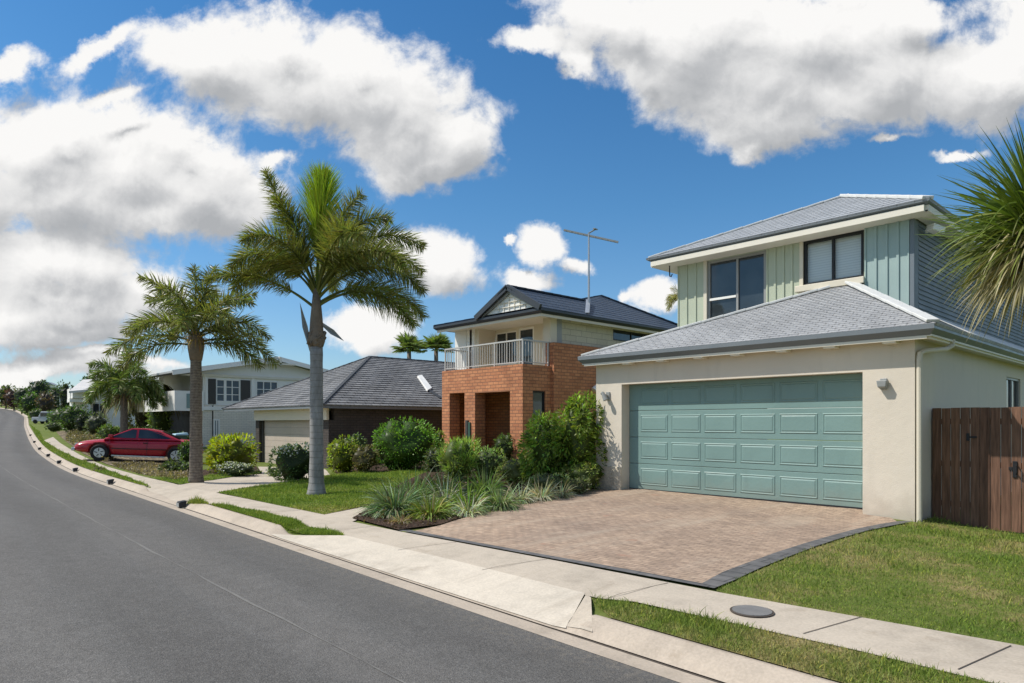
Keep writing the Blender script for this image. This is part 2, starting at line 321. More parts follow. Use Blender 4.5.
def groundmat(kind):
    m, s, out = newmat(kind); pos = s.n('ShaderNodeNewGeometry').outputs['Position']
    if kind == 'asphalt':
        fine = s.noise(pos, 95, 4, .75); spk = s.n('ShaderNodeTexVoronoi', {'Vector': pos, 'Scale': 90.}).outputs['Distance']
        big = s.noise(s.vm('MULTIPLY', pos, (.25, 1, 1)), .9, 6, .6); mid = s.noise(pos, 5, 5, .6)
        f = s.m('ADD', s.m('MULTIPLY', big, .55), s.m('MULTIPLY', mid, .45))
        col = s.ramp(f, [(.3, (.092, .087, .081)), (.5, (.112, .107, .1)), (.72, (.138, .132, .124))])
        col = s.mix(1, col, s.ramp(fine, [(.25, (.45,)*3), (.5, (.95,)*3), (.66, (1.5,)*3), (.8, (2.3,)*3)]), 'MULTIPLY')
        co = s.noise(pos, 38, 5, .75); col = s.mix(1, col, s.ramp(co, [(.3, (.72,)*3), (.5, (1,)*3), (.68, (1.3,)*3)]), 'MULTIPLY')
        hgt = s.m('ADD', s.m('MULTIPLY', fine, .6), spk)
        lane = s.n('ShaderNodeAttribute', attribute_name='lane').outputs['Fac']
        tr = s.m('ADD', s.m('MULTIPLY', s.m('SINE', s.m('MULTIPLY', lane, 3.6)), .5), s.m('MULTIPLY', s.noise(s.vm('MULTIPLY', pos, (.12, 1, 1)), 1.1, 5, .6), 1.2))
        col = s.mix(1, col, s.ramp(tr, [(.2, (.91, .905, .9)), (.6, (1., 1., 1.)), (.95, (1.09, 1.08, 1.07))]), 'MULTIPLY')
        grit = s.m('MULTIPLY', s.mr(lane, -.5, -.02), s.mr(s.noise(pos, 16, 6, .7), .45, .65, 0, .5)); col = s.mix(grit, col, (.2, .175, .14))
        oil = s.m('MULTIPLY', s.mr(s.noise(pos, 3.2, 4, .5), .62, .76, 0, .22), s.mr(lane, -4.5, -2.5)); col = s.mix(oil, col, (.05, .048, .045))
        principled(s, out, col, .82, s.bump(hgt, .55, .008), 0, .3); return m
    if kind == 'concrete' or kind == 'apron' or kind == 'kerbstone':
        c = {'concrete': (.47, .405, .325), 'apron': (.56, .495, .405), 'kerbstone': (.44, .37, .295)}[kind]
        a = s.noise(pos, .8, 6, .65); b = s.noise(pos, 45, 4, .6); d = s.noise(s.vm('MULTIPLY', pos, (1, 1, 1)), 4.5, 5, .6)
        col = s.ramp(s.m('ADD', s.m('MULTIPLY', a, .6), s.m('MULTIPLY', d, .4)), [(.3, sh(c, .74)), (.5, c), (.7, sh(c, 1.14))])
        col = s.mix(.5, col, s.ramp(b, [(.3, (.75,)*3), (.7, (1.2,)*3)]), 'MULTIPLY')
        sp = s.noise(pos, 2.3, 7, .7); col = s.mix(s.mr(sp, .56, .76, 0, .55), col, (.25, .19, .13))
        st = s.noise(s.vm('MULTIPLY', pos, (2.2, .35, 1)), 1.5, 6, .65); col = s.mix(s.mr(st, .54, .72, 0, .35), col, (.3, .25, .19))
        principled(s, out, col, .85, s.bump(b, .35, .004), 0, .25); return m
    if kind == 'pavers':
        b = s.n('ShaderNodeTexBrick', {'Vector': s.vm('ADD', pos, s.vm('MULTIPLY', s.noise(pos, 1.5, 2, out='Color'), (.02, .02, 0))), 'Color1': (.39, .295, .225, 1), 'Color2': (.3, .226, .173, 1), 'Mortar': (.25, .195, .155, 1), 'Scale': 1., 'Mortar Size': .008, 'Mortar Smooth': .3, 'Bias': -.1, 'Brick Width': .17, 'Row Height': .075})
        a = s.noise(pos, .55, 6, .6); d = s.noise(pos, 9, 5, .65); st = s.noise(s.vm('MULTIPLY', pos, (1.4, .22, 1)), 1.6, 5, .6)
        col = s.mix(1, b.outputs[0], s.ramp(a, [(.3, (.78, .76, .76)), (.7, (1.25, 1.2, 1.12))]), 'MULTIPLY')
        col = s.mix(1, col, s.ramp(d, [(.3, (.72,)*3), (.7, (1.25,)*3)]), 'MULTIPLY')
        col = s.mix(s.mr(st, .5, .72, 0, .55), col, (.43, .35, .27))
        col = s.mix(s.mr(s.noise(pos, 3.1, 3), .66, .74, 0, .35), col, (.42, .2, .13))
        nrm = s.bump(s.m('SUBTRACT', s.m('MULTIPLY', d, .5), b.outputs['Fac']), .7, .01)
        principled(s, out, col, .85, nrm, 0, .25); return m
    if kind == 'slate':
        b = s.n('ShaderNodeTexBrick', {'Vector': pos, 'Color1': (.13, .125, .122, 1), 'Color2': (.1, .098, .096, 1), 'Mortar': (.05, .05, .05, 1), 'Scale': 1., 'Mortar Size': .01, 'Brick Width': .4, 'Row Height': .23})
        principled(s, out, s.mix(1, b.outputs[0], s.ramp(s.noise(pos, 6, 5), [(.3, (.75,)*3), (.7, (1.3,)*3)]), 'MULTIPLY'), .8, s.bump(s.noise(pos, 50, 4), .3, .004)); return m
    if kind == 'mulch':
        a = s.noise(pos, 3, 5, .6); b = s.n('ShaderNodeTexVoronoi', {'Vector': s.vm('MULTIPLY', pos, (1, 2.2, 1)), 'Scale': 22.}); 
        col = s.mix(1, s.ramp(a, [(.3, (.07, .042, .03)), (.7, (.17, .11, .075))]), s.ramp(b.outputs['Distance'], [(.1, (1.3,)*3), (.6, (.35,)*3)]), 'MULTIPLY')
        principled(s, out, col, .95, s.bump(b.outputs['Distance'], 1., .03), 0, .15); return m
    if kind == 'litter':
        a = s.noise(pos, 2.2, 6, .65); b = s.n('ShaderNodeTexVoronoi', {'Vector': pos, 'Scale': 9.})
        col = s.mix(1, s.ramp(a, [(.32, (.1, .09, .05)), (.5, (.24, .19, .125)), (.7, (.38, .31, .21))]), s.ramp(b.outputs['Distance'], [(.05, (1.3,)*3), (.7, (.45,)*3)]), 'MULTIPLY')
        principled(s, out, col, .95, s.bump(b.outputs['Distance'], 1., .05), 0, .15); return m
    if kind in ('turf', 'farturf'):
        a = s.noise(pos, .75, 5, .6); b = s.noise(pos, 60, 4, .7); d = s.noise(pos, 7, 4)
        col = s.ramp(s.m('ADD', s.m('MULTIPLY', a, .75), s.m('MULTIPLY', d, .25)), [(.3, (.08, .13, .022)), (.46, (.14, .165, .04)), (.58, (.26, .215, .09)), (.72, (.34, .27, .14))] if kind == 'turf' else [(.3, (.1, .15, .028)), (.55, (.15, .18, .045)), (.72, (.24, .21, .085))])
        col = s.mix(1, col, s.ramp(b, [(.3, (.55,)*3), (.7, (1.35,)*3)]), 'MULTIPLY')
        principled(s, out, col, .95, s.bump(b, .8, .02), 0, .12); return m
def grassmat(name, lush):
    m, s, out = newmat(name); pos = s.n('ShaderNodeNewGeometry').outputs['Position']; ri = s.n('ShaderNodeNewGeometry').outputs['Random Per Island']
    a = s.noise(pos, .75, 5, .6); d = s.noise(pos, 7, 4)
    f = s.m('ADD', s.m('MULTIPLY', a, .75), s.m('MULTIPLY', d, .25))
    if lush: col = s.ramp(f, [(.3, (.175, .285, .036)), (.5, (.25, .355, .052)), (.66, (.34, .38, .085)), (.8, (.48, .43, .16))])
    else: col = s.ramp(f, [(.28, (.155, .25, .036)), (.49, (.225, .305, .058)), (.6, (.35, .34, .13)), (.72, (.5, .42, .23))])
    col = s.mix(1, col, s.ramp(ri, [(0, (.55, .6, .5)), (.6, (1, 1, 1)), (.9, (1.25, 1.15, .9)), (1, (1.9, 1.5, 1.1))]), 'MULTIPLY')
    p = principled(s, out, col, .6, None, 0, .2)
    tr = s.n('ShaderNodeBsdfTranslucent', {'Color': col}); mx = s.n('ShaderNodeMixShader', {0: .3, 1: p.outputs[0], 2: tr.outputs[0]})
    s.t.links.new(mx.outputs[0], out.inputs[0]); return m
for k in ('asphalt', 'concrete', 'apron', 'kerbstone', 'pavers', 'slate', 'mulch', 'litter', 'turf', 'farturf'): MT[k] = groundmat(k)
MT['grass_lush'] = grassmat('lush_blade', True); MT['grass_dry'] = grassmat('dry_blade', False)
MT['line'] = M('worn_line', (.165, .158, .146), .85, .3, 4, 50, .2)
MT['joint'] = M('dark_joint', (.075, .06, .048), .95, .3, 4, 50, .3)
# ================================================================== SETTING
XS = np.unique(np.r_[np.arange(-400, -100, 6), np.arange(-100, -45, 1.5), np.arange(-45, 22, .5), np.arange(-10.5, -3, .1), np.arange(-18.8, -14, .1), np.arange(22, 201, 8)])
def strip(name, vs, zf, mat, kind='structure', jitter=None):
    V = []; nx, nv = len(XS), len(vs)
    for x in XS:
        k = float(kerbY(x))
        for v in vs: V.append((x, k+v, 0))
    V = np.array(V); V[:, 2] = zf(V[:, 0], V[:, 1])
    fs = [(i*nv+j, (i+1)*nv+j, (i+1)*nv+j+1, i*nv+j+1) for i in range(nx-1) for j in range(nv-1)]
    o = np_mesh(name, V, fs, mat, smooth=True); a_ = o.data.attributes.new('lane', 'FLOAT', 'POINT'); a_.data.foreach_set('value', np.tile(np.array(vs, np.float32), nx)); return tag(o, kind=kind)
strip('road', [-8, -6, -4, -2, -1, 0], lambda x, y: roadZ(x)+.02*np.sin(np.pi*np.clip((kerbY(x)-y)/8, 0, 1)), MT['asphalt'])
def kz(x, y):
    v = y-kerbY(x); c = laid(x); return roadZ(x)+(1-c)*np.interp(v, [0, GUT-.02, GUT, GUT+.04, GUT+.1, KB], [0, -.012, -.012, .012, .06, .113])+c*np.interp(v, [0, GUT, 1.25], [0, -.012, .12])
strip('gutter', [0.0, .07, .15, GUT-.012], lambda x, y: kz(x, y)+.002, MT['kerbstone'])
strip('kerb_joint', [GUT-.012, GUT+.012], lambda x, y: kz(x, y)-.004, MT['joint'])
strip('kerb', [GUT+.012, GUT+.04, GUT+.07, GUT+.1, .37, KB-.02, KB+.01, KB+.03], lambda x, y: np.where(y-kerbY(x) > KB+.02, kz(x, kerbY(x)+KB)-.045, kz(x, y)+.003), MT['kerbstone'])
strip('ground', [KB, .8, 1.2, 1.6, 2, 2.5, 3, 3.5, 4, 5, 6, 7, 8, 9, 10, 12, 14, 17, 20, 25, 30, 40, 60, 100, 200, 500], lambda x, y: h(x, y)-.012, MT['farturf'])
strip('far_side_ground', [-500, -100, -40, -20, -12, -9, -8.3], lambda x, y: roadZ(x)+.1, MT['farturf'])
strip('far_side_kerb', [-8.3, -8.2, -8.15, -8.0], lambda x, y: roadZ(x)+np.interp(y-kerbY(x), [-8.2, -8.1, -8.0], [.12, .02, 0]), MT['kerbstone'])
def sheet(name, poly, mat, off=.006, step=.6, kind='structure', parent=None, zf=None):
    bm = bmesh.new(); vs = [bm.verts.new((p[0], p[1], 0)) for p in poly]; bm.faces.new(vs)
    a = np.array([p[:2] for p in poly]); lo, hi = a.min(0), a.max(0)
    for ax in (0, 1):
        n = Vector((1, 0, 0)) if ax == 0 else Vector((0, 1, 0))
        for c in np.arange(math.ceil(lo[ax]/step)*step, hi[ax], step):
            co = [0, 0, 0]; co[ax] = float(c)
            bmesh.ops.bisect_plane(bm, geom=bm.verts[:]+bm.edges[:]+bm.faces[:], plane_co=co, plane_no=n)
    bmesh.ops.triangulate(bm, faces=bm.faces)
    xs = np.array([v.co.x for v in bm.verts]); ys = np.array([v.co.y for v in bm.verts]); zs = (zf or h)(xs, ys)+off
    for v, z in zip(bm.verts, zs): v.co.z = float(z)
    bmesh.ops.recalc_face_normals(bm, faces=bm.faces)
    if sum(f.normal.z for f in bm.faces) < 0: bmesh.ops.reverse_faces(bm, faces=bm.faces)
    me = bpy.data.meshes.new(name); bm.to_mesh(me); bm.free(); me.materials.append(mat)
    for p in me.polygons: p.use_smooth = True
    o = link(name, me, parent)
    if kind and not parent: o['kind'] = kind
    return o
def kpts(x0, x1, v, n=12): return [(x, float(kerbY(x))+v) for x in np.linspace(x0, x1, n)]
def gx(px, py): return float(G(px, py)[0][0])
# footpath: one long concrete strip from the near right to where it ends on the hill
hs = GP((1024,647),(900,625),(724,594),(560,562),(400,532),(352,522),(324,515),(270,504),(216,493),(178,485),(140,476),(106,466.5),(80,455),(60,443),(53,437))
rs = GP((44,440.5),(60,450.5),(76,458),(94,464.5),(120,474.5),(150,486),(183,504.5),(254,511),(300,523),(345,536.5),(460,563),(590,597),(724,622),(860,652),(988,683))
ext_h = [(6, hs[0][1]+.55), (2, hs[0][1]+.25)]; ext_r = [(2, rs[-1][1]+.3), (6, rs[-1][1]+.6)]
path_poly = ext_h+hs+rs+ext_r
path = sheet('footpath', path_poly, MT['concrete'], .008)
def joint(p, q, w=.009):
    a, b = np.array(G(*p)[0][:2]), np.array(G(*q)[0][:2]); d = (b-a)/np.linalg.norm(b-a); n = np.array([-d[1], d[0]])*w/2
    sheet('expansion_joint', [a-n, b-n, b+n, a+n], MT['joint'], .0125, 5, parent=path)
for p, q in (((862,618),(803,635)), ((1011,647),(958,671)), ((668,584),(606,600)), ((547,560),(482,571)), ((456,543),(398,551)), ((300,511),(262,513)), ((374,527),(330,532)), ((160,481),(140,483))): joint(p, q)
# crossovers
xa, xb = gx(150, 487), gx(184, 504.5)
sheet('crossover', kpts(xa-.6, xb, KB-.01, 8)+GP((184,503.5),(170,495),(150,485.5)), MT['concrete'], .006)
xa, xb = gx(268, 533), gx(567, 628)
cross = kpts(xa+.1, xb, GUT+.035, 16)+GP((585,594),(460,562.5),(345,536),(310,536))
sheet('crossover', cross, MT['apron'], .0105, .3)
xc = gx(592, 621)
sheet('crossover_wing', kpts(xb-.01, xc+.1, GUT+.06, 3)+GP((591,598),(586,595)), MT['concrete'], .007)
# brick paved drive with its dark edging
drv = GP((702,586.5),(640,574.5),(520,552.8),(410,532.5),(440,526),(520,500.5),(560,494.5))+[(-9.92,11.8),(-9.2,11.8),(-9.2,12.2),(-4.2,12.2),(-4.2,11.8),(-3.75,11.75)]+GP((900,523.5),(880,526.5),(856,531.5),(830,538.5),(803,546.5),(776,555.3),(750,565),(724,575))
sheet('driveway', drv, MT['pavers'], .010, .4)
sheet('driveway_edging', GP((714,590),(640,576.3),(520,554),(398,531.3),(410,531.1),(520,551.6),(640,573),(702,585),(724,573),(750,563.3),(776,553.8),(803,545),(830,537),(856,530),(880,525),(900,522),(914,522.3),(897,525.6),(880,529),(866,532),(840,539.5),(812,549),(786,559),(760,569.5),(735,581.5)), MT['slate'], .018, .4)
# house 3 drive, small side path
sheet('driveway', GP((178,485),(216,493),(295,481),(330,475),(322,466.5),(258,466.8),(262,474)), MT['concrete'], .007)
sheet('garden_path', GP((324,515),(352,522),(382,510.5),(362,507.5)), MT['concrete'], .006)
# beds
bed = GP((352,519),(398,530.8),(440,525.5),(520,500),(560,494),(597,489.5),(600,478),(520,462),(470,462),(432,470),(400,484),(378,505))
sheet('garden_bed', bed, MT['mulch'], .02, .5)
sheet('garden_bed', GP((262,473),(190,480),(178,476),(215,468),(256,466)), MT['mulch'], .012, .5)
sheet('garden_bed', GP((335,474),(440,470.5),(445,462),(330,463)), MT['mulch'], .014, .6)
sheet('gravel_yard', GP((176,481),(140,473),(106,464),(82,453),(64,440),(56,432),(100,428),(190,440),(200,462),(192,470)), MT['litter'], .012, .8)
# ------------------------------------------------------------------ worn edge line in the asphalt (slightly wandering)
lp = [G(*p)[0][:2] for p in ((0,466),(26,483),(75,511),(129,539.5),(188,572),(249,603.5),(300,628),(350,655),(400,683))]
lx = np.array([p[0] for p in lp]); ly = np.array([p[1] for p in lp]); xx = np.linspace(lx[0], 8, 140); pf = np.polyfit(lx, ly, 3); yy = np.where(xx < lx[-1], np.polyval(pf, np.minimum(xx, lx[-1])), np.polyval(pf, lx[-1])+(xx-lx[-1])*np.polyval(np.polyder(pf), lx[-1]))+.006*np.sin(xx*2.1)+.005*np.sin(xx*5.3)
ww = .011+.006*np.sin(xx*1.7)+RNG.uniform(-.004, .004, len(xx))
ps = [(x, y-w) for x, y, w in zip(xx, yy, ww)]+[(x, y+w) for x, y, w in zip(xx, yy, ww)][::-1]
sheet('road_line', ps, MT['line'], .004, 1.0, zf=lambda x, y: roadZ(x)+.02*np.sin(np.pi*np.clip((kerbY(x)-y)/8, 0, 1)))
# ------------------------------------------------------------------ straps: leaf blades of every sort
def nrm(a): return a/np.maximum(1e-9, np.linalg.norm(a, axis=-1, keepdims=True))
def straps(P, D, L, W, droop, col, seg=3, prof=None, side=None, gx_=None):
    n = len(P); L = np.broadcast_to(np.asarray(L, float), n)[:, None]; W = np.broadcast_to(np.asarray(W, float), n)[:, None]; droop = np.broadcast_to(np.asarray(droop, float), n)
    D = nrm(D); cur = P.copy()
    if side is None: side = np.cross(D, nrm(RNG.normal(size=(n, 3))))
    side = nrm(side); rows = []; prof = prof or [1]*seg+[.08]
    for j in range(seg+1):
        w = W*prof[min(j, len(prof)-1)]/2; rows.append(np.stack([cur-side*w, cur+side*w], 1))
        if j < seg:
            cur = cur+D*L/seg; D = D.copy(); D[:, 2] -= droop; D = nrm(D)
    V = np.stack(rows, 1).reshape(n, -1, 3); m = V.shape[1]
    base = (np.arange(n)*m)[:, None]; F_ = [np.stack([2*j+base[:, 0], 2*j+1+base[:, 0], 2*j+3+base[:, 0], 2*j+2+base[:, 0]], 1) for j in range(seg)]
    Fq = np.stack(F_, 1).reshape(-1, 4); c = np.repeat(np.broadcast_to(col, (n, 3)), seg, 0)
    return V.reshape(-1, 3), Fq, c
def merge(parts):
    vs, fs, cs, b = [], [], [], 0
    for v, f, c in parts: vs.append(v); fs.append(f+b); cs.append(c); b += len(v)
    return np.concatenate(vs), np.concatenate(fs), np.concatenate(cs)
def inpoly(x, y, poly):
    r = np.zeros(len(x), bool); n = len(poly); j = n-1
    for i in range(n):
        xi, yi = poly[i]; xj, yj = poly[j]
        c = ((yi > y) != (yj > y)) & (x < (xj-xi)*(y-yi)/(yj-yi+1e-12)+xi); r ^= c; j = i
    return r
def grass(poly, n, mat, hgt=.045, wid=.005, ref=6.5, label='', fringe=0):
    poly = [tuple(p[:2]) for p in poly]; a = np.array(poly); lo, hi = a.min(0), a.max(0); X = np.zeros(0); Y = np.zeros(0)
    for _ in range(40):
        x = RNG.uniform(lo[0], hi[0], n); y = RNG.uniform(lo[1], hi[1], n); k = inpoly(x, y, poly)
        d = np.hypot(x, y); k &= RNG.random(n) < np.minimum(1, (ref/d)**1.6)
        X = np.r_[X, x[k]]; Y = np.r_[Y, y[k]]
        if len(X) > n: break
    X, Y = X[:n], Y[:n]; n = len(X); d = np.hypot(X, Y); sc = np.maximum(1, d/ref)**.8
    P = np.stack([X, Y, h(X, Y)+.004], 1); az = RNG.uniform(0, 6.283, n); tl = np.where(RNG.random(n) < .14, RNG.uniform(2, 7, n), RNG.uniform(.1, .9, n))
    D = np.stack([np.cos(az)*tl, np.sin(az)*tl, np.ones(n)], 1)
    clump = .75+.5*np.sin(X*3.1+np.sin(Y*2.3)*1.7)*np.sin(Y*2.7+np.sin(X*1.9))
    L = hgt*np.where(RNG.random(n) < .05, RNG.uniform(1.3, 2., n), RNG.uniform(.45, 1.25, n))*np.clip(clump, .45, 1.3)*np.minimum(sc, 1.6)
    V, Fq, c = straps(P, D, L, wid*sc*RNG.uniform(.7, 1.3, n), .35, (1, 1, 1), 2, [1, .8, .1])
    o = np_mesh('grass', V, Fq, mat); o['kind'] = 'stuff'
    tag(o, label, 'grass'); return o
# turf sheets
def inset_world(pts): return pts
right_lawn = [(5, hs[0][1]+.5)]+GP((1024,647),(900,625),(724,594),(716,590.5),(735,582),(760,570),(786,559.5),(812,549.5),(840,540),(866,532.5),(880,529.5),(897,526),(916,523))+[(-3.35,12.55),(5,12.55)]
sheet('lawn', right_lawn, MT['turf'], .004, .6)
vr = [(5, float(kerbY(5))+KB)]+kpts(5, xc+.12, KB+.02, 14)[1:]+GP((592,598.5),(660,611),(724,622.5),(860,652.5),(988,683.5))+[(5, rs[-1][1]+.55)]
sheet('verge', vr, MT['turf'], .005, .5)
x0, x1 = gx(186, 506), gx(268, 533)
vm_ = kpts(x0, x1, KB+.02, 8)+GP((310,535.5),(345,536),(300,522.5),(254,510.6),(220,506),(186,504.2))
sheet('verge', vm_, MT['turf'], .005, .5)
ll = GP((218,492.6),(270,503.6),(324,514.6),(360,507),(378,504),(400,483.5),(432,469.8),(338,474),(297,481))
sheet('lawn', ll, MT['turf'], .003, .6)
x2 = gx(28, 441); x3 = gx(150, 487.5)
vl = kpts(x2, x3-.1, KB+.02, 24)+GP((149,485.8),(120,475),(94,465),(76,458.4),(60,451),(44,441))+GP((40,432),(30,424))
sheet('verge', vl, MT['farturf'], .005, .8)
pl = GP((181,484.6),(213,492),(258,473.8),(192,480.5)) if False else GP((150,478.5),(181,485.3),(262,474.3),(215,478),(190,480.5))
sheet('lawn', GP((148,478),(180,485),(258,474.2),(262,472),(190,478),(165,474)), MT['farturf'], .0175, .6)
grass(right_lawn, 90000, MT['grass_dry'], .042, .0052, 6.5, 'patchy green and straw coloured lawn beside the paved drive')
grass(vr, 52000, MT['grass_dry'], .055, .005, 5, 'tufted grass strip between kerb and footpath at near right')
grass(vm_, 22000, MT['grass_lush'], .05, .007, 9, 'bright green grass strip between kerb and path before the grey palm')
grass(ll, 42000, MT['grass_lush'], .045, .008, 10, 'green mown lawn around the tall grey trunked palm')
grass(vl, 22000, MT['grass_lush'], .06, .012, 16, 'grass strip along the far left kerb below the red car')
grass(GP((148,478),(180,485),(258,474.2),(262,472),(190,478),(165,474)), 7000, MT['grass_lush'], .05, .012, 16, 'small green lawn at the foot of the brown trunked palm')
# ------------------------------------------------------------------ manhole cover
p, d = G(752, 613); p = Vector(p)
t = thing('manhole_cover', p, 'round dark grey access cover set in the footpath', 'manhole cover')
mb = MB(); mb.lathe((p.x, p.y, p.z), [(0.001, .012), (.175, .012), (.175, .019), (.16, .019), (.001, .019)], 36); mb.build('frame', MT['joint'], t)
mb = MB(); mb.lathe((p.x, p.y, p.z), [(.001, .0195), (.157, .0195), (.157, .024), (.001, .024)], 36)
MT['lid'] = M('dark_lid', (.17, .165, .16), .7, .15, 8, 60, .6, .006); mb.build('lid', MT['lid'], t)
# ------------------------------------------------------------------ kerb inlets (rubber hoods over the gutter)
inl = [(181.5,508,1,'nearest black drain hood on the kerb, by the end of the grass strip'),(110.5,484.5,1,'black drain hood on the kerb below the red car'),
       (67,472,.9,'black drain hood on the kerb left of the red car'),(51,464,.9,'small black drain hood third up the hill from the car'),(40,457,.8,None),(33,450,.8,None),(29.5,443,.8,None),(28,436,.8,None)]
for px, py, k, lab in inl:
    x = gx(px, py); y = float(kerbY(x))+GUT-.03; z = float(roadZ(x))
    t = thing('drain_hood', (x, y, z), lab or 'tiny black drain hood far up the curved kerb', 'drain hood', 'black drain hoods along the kerb')
    w = .105*k; mb = MB(); mb.add([(x-w,y-.045,z),(x+w,y-.045,z),(x+w,y+.06,z+.03),(x-w,y+.06,z+.03),(x-w*.9,y-.05,z+.12),(x+w*.9,y-.05,z+.12),(x+w*.8,y+.1,z+.14),(x-w*.8,y+.1,z+.14)],
        [(0,3,2,1),(4,5,6,7),(0,1,5,4),(1,2,6,5),(2,3,7,6),(3,0,4,7)]); mb.build('hood', MT['black'], t, .015)
    mb = MB(); mb.box(x-w*.75, x+w*.75, y-.062, y-.0585, z+.02, z+.1); mb.build('mouth_grate', MT['greyfix'], t)
# ================================================================== HOUSES
def wall(mb, plane, pos, a0, a1, z0, z1, holes=(), depth=.12, out=-1):
    """vertical wall sheet with openings and their reveals. plane 'Y': faces -Y, runs along X; plane 'X': faces +X, runs along Y"""
    P = (lambda a, z, d=0: (a, pos+d, z)) if plane == 'Y' else (lambda a, z, d=0: (pos-d, a, z))
    As = sorted({a0, a1, *[v for h_ in holes for v in h_[:2]]}); Zs = sorted({z0, z1, *[v for h_ in holes for v in h_[2:]]})
    for i in range(len(As)-1):
        for j in range(len(Zs)-1):
            ca, cz = (As[i]+As[i+1])/2, (Zs[j]+Zs[j+1])/2
            if any(h_[0] < ca < h_[1] and h_[2] < cz < h_[3] for h_ in holes): continue
            mb.poly([P(As[i], Zs[j]), P(As[i+1], Zs[j]), P(As[i+1], Zs[j+1]), P(As[i], Zs[j+1])])
    for b0, b1, y0, y1 in holes:
        for (p, q) in (((b0,y0),(b1,y0)),((b1,y0),(b1,y1)),((b1,y1),(b0,y1)),((b0,y1),(b0,y0))):
            mb.poly([P(*p), P(*q), P(*q, depth), P(*p, depth)])
def window(parent, plane, pos, a0, a1, z0, z1, vbars=(), hbars=(), w=.05, mat='white', glass='glass', rec=.06, sill=None, panes=True, label=None):
    """frame as a part, glazing as its child; rec = how far behind the wall face"""
    s = 1 if plane == 'Y' else -1
    f0, f1 = pos+s*(rec-.03), pos+s*(rec+.03)
    def bx(mb, a, b, z, y, d0, d1):
        lo, hi = min(d0, d1), max(d0, d1)
        if plane == 'Y': mb.box(a, b, lo, hi, z, y)
        else: mb.box(lo, hi, a, b, z, y)
    mb = MB()
    bx(mb, a0, a0+w, z0, z1, f0, f1); bx(mb, a1-w, a1, z0, z1, f0, f1); bx(mb, a0+w, a1-w, z0, z0+w, f0, f1); bx(mb, a0+w, a1-w, z1-w, z1, f0, f1)
    for v in vbars:
        c = a0+(a1-a0)*v; bx(mb, c-w*.4, c+w*.4, z0+w, z1-w, f0+s*.004, f1-s*.004)
    for v in hbars:
        c = z0+(z1-z0)*v; bx(mb, a0+w, a1-w, c-w*.3, c+w*.3, f0+s*.008, f1-s*.008)
    if sill: bx(mb, a0-.05, a1+.05, z0-sill, z0-.002, f0-s*.08, f1)
    fr = mb.build('window', MT[mat], parent)
    if label: fr['label'] = label
    if panes:
        g = pos+s*(rec+.008); mb = MB()
        if plane == 'Y': mb.poly([(a0+w*.5,g,z0+w*.5),(a1-w*.5,g,z0+w*.5),(a1-w*.5,g,z1-w*.5),(a0+w*.5,g,z1-w*.5)])
        else: mb.poly([(g,a0+w*.5,z0+w*.5),(g,a1-w*.5,z0+w*.5),(g,a1-w*.5,z1-w*.5),(g,a0+w*.5,z1-w*.5)])
        mb.build('pane', MT[glass], fr, fix=False)
    return fr
def roof_faces(mb, faces, t=.05):
    for f in faces: mb.poly(f)
def caps(mb, segs, w=.16, t=.05):
    for p, q in segs:
        p, q = Vector(p)+Vector((0, 0, .02)), Vector(q)+Vector((0, 0, .02)); d = (q-p); n = max(1, int(d.length/.42))
        for i in range(n):
            a = p+d*(i/n); b = p+d*((i+1)/n); mb.bar(a, b+Vector((0, 0, .008)), w, t)
def capset(segs, mat, parent):
    for p, q, w, t in segs: mb = MB(); caps(mb, [(p, q)], w, t); mb.build('ridge_cap', MT[mat], parent, .012)
# ------------------------------------------------------------------ A: cream garage house with grey hip roof
GZ = .24; YW, YD = 11.8, 12.07; XL, XR = -9.88, -3.42; EB, ET = 3.025, 3.185
A = thing('garage_house', (-6.6, 14, .2), 'cream rendered two storey house with teal double garage door and light grey roof', 'house')
DX0, DX1, DZ1 = -9.16, -4.19, 2.545
mb = MB(); wall(mb, 'Y', YW, XL, XR, -.1, 3.03, [(DX0, DX1, -.1, DZ1)], YD-YW+.06)
mb.poly([(XL,YW,-.1),(XL,20,-.1),(XL,20,3.03),(XL,YW,3.03)]); mb.build('wall', MT['render'], A)
mb = MB(); wall(mb, 'X', XR, YW, 27, -.1, 3.03, [(18.0, 19.4, 2.0, 2.72)], .1); mb.build('side_wall', MT['render'], A)
mb = MB(); mb.box(XL-.03, DX0-.002, YW-.035, YW+.02, .05, .74); mb.build('plinth', MT['plinth'], A, .02)
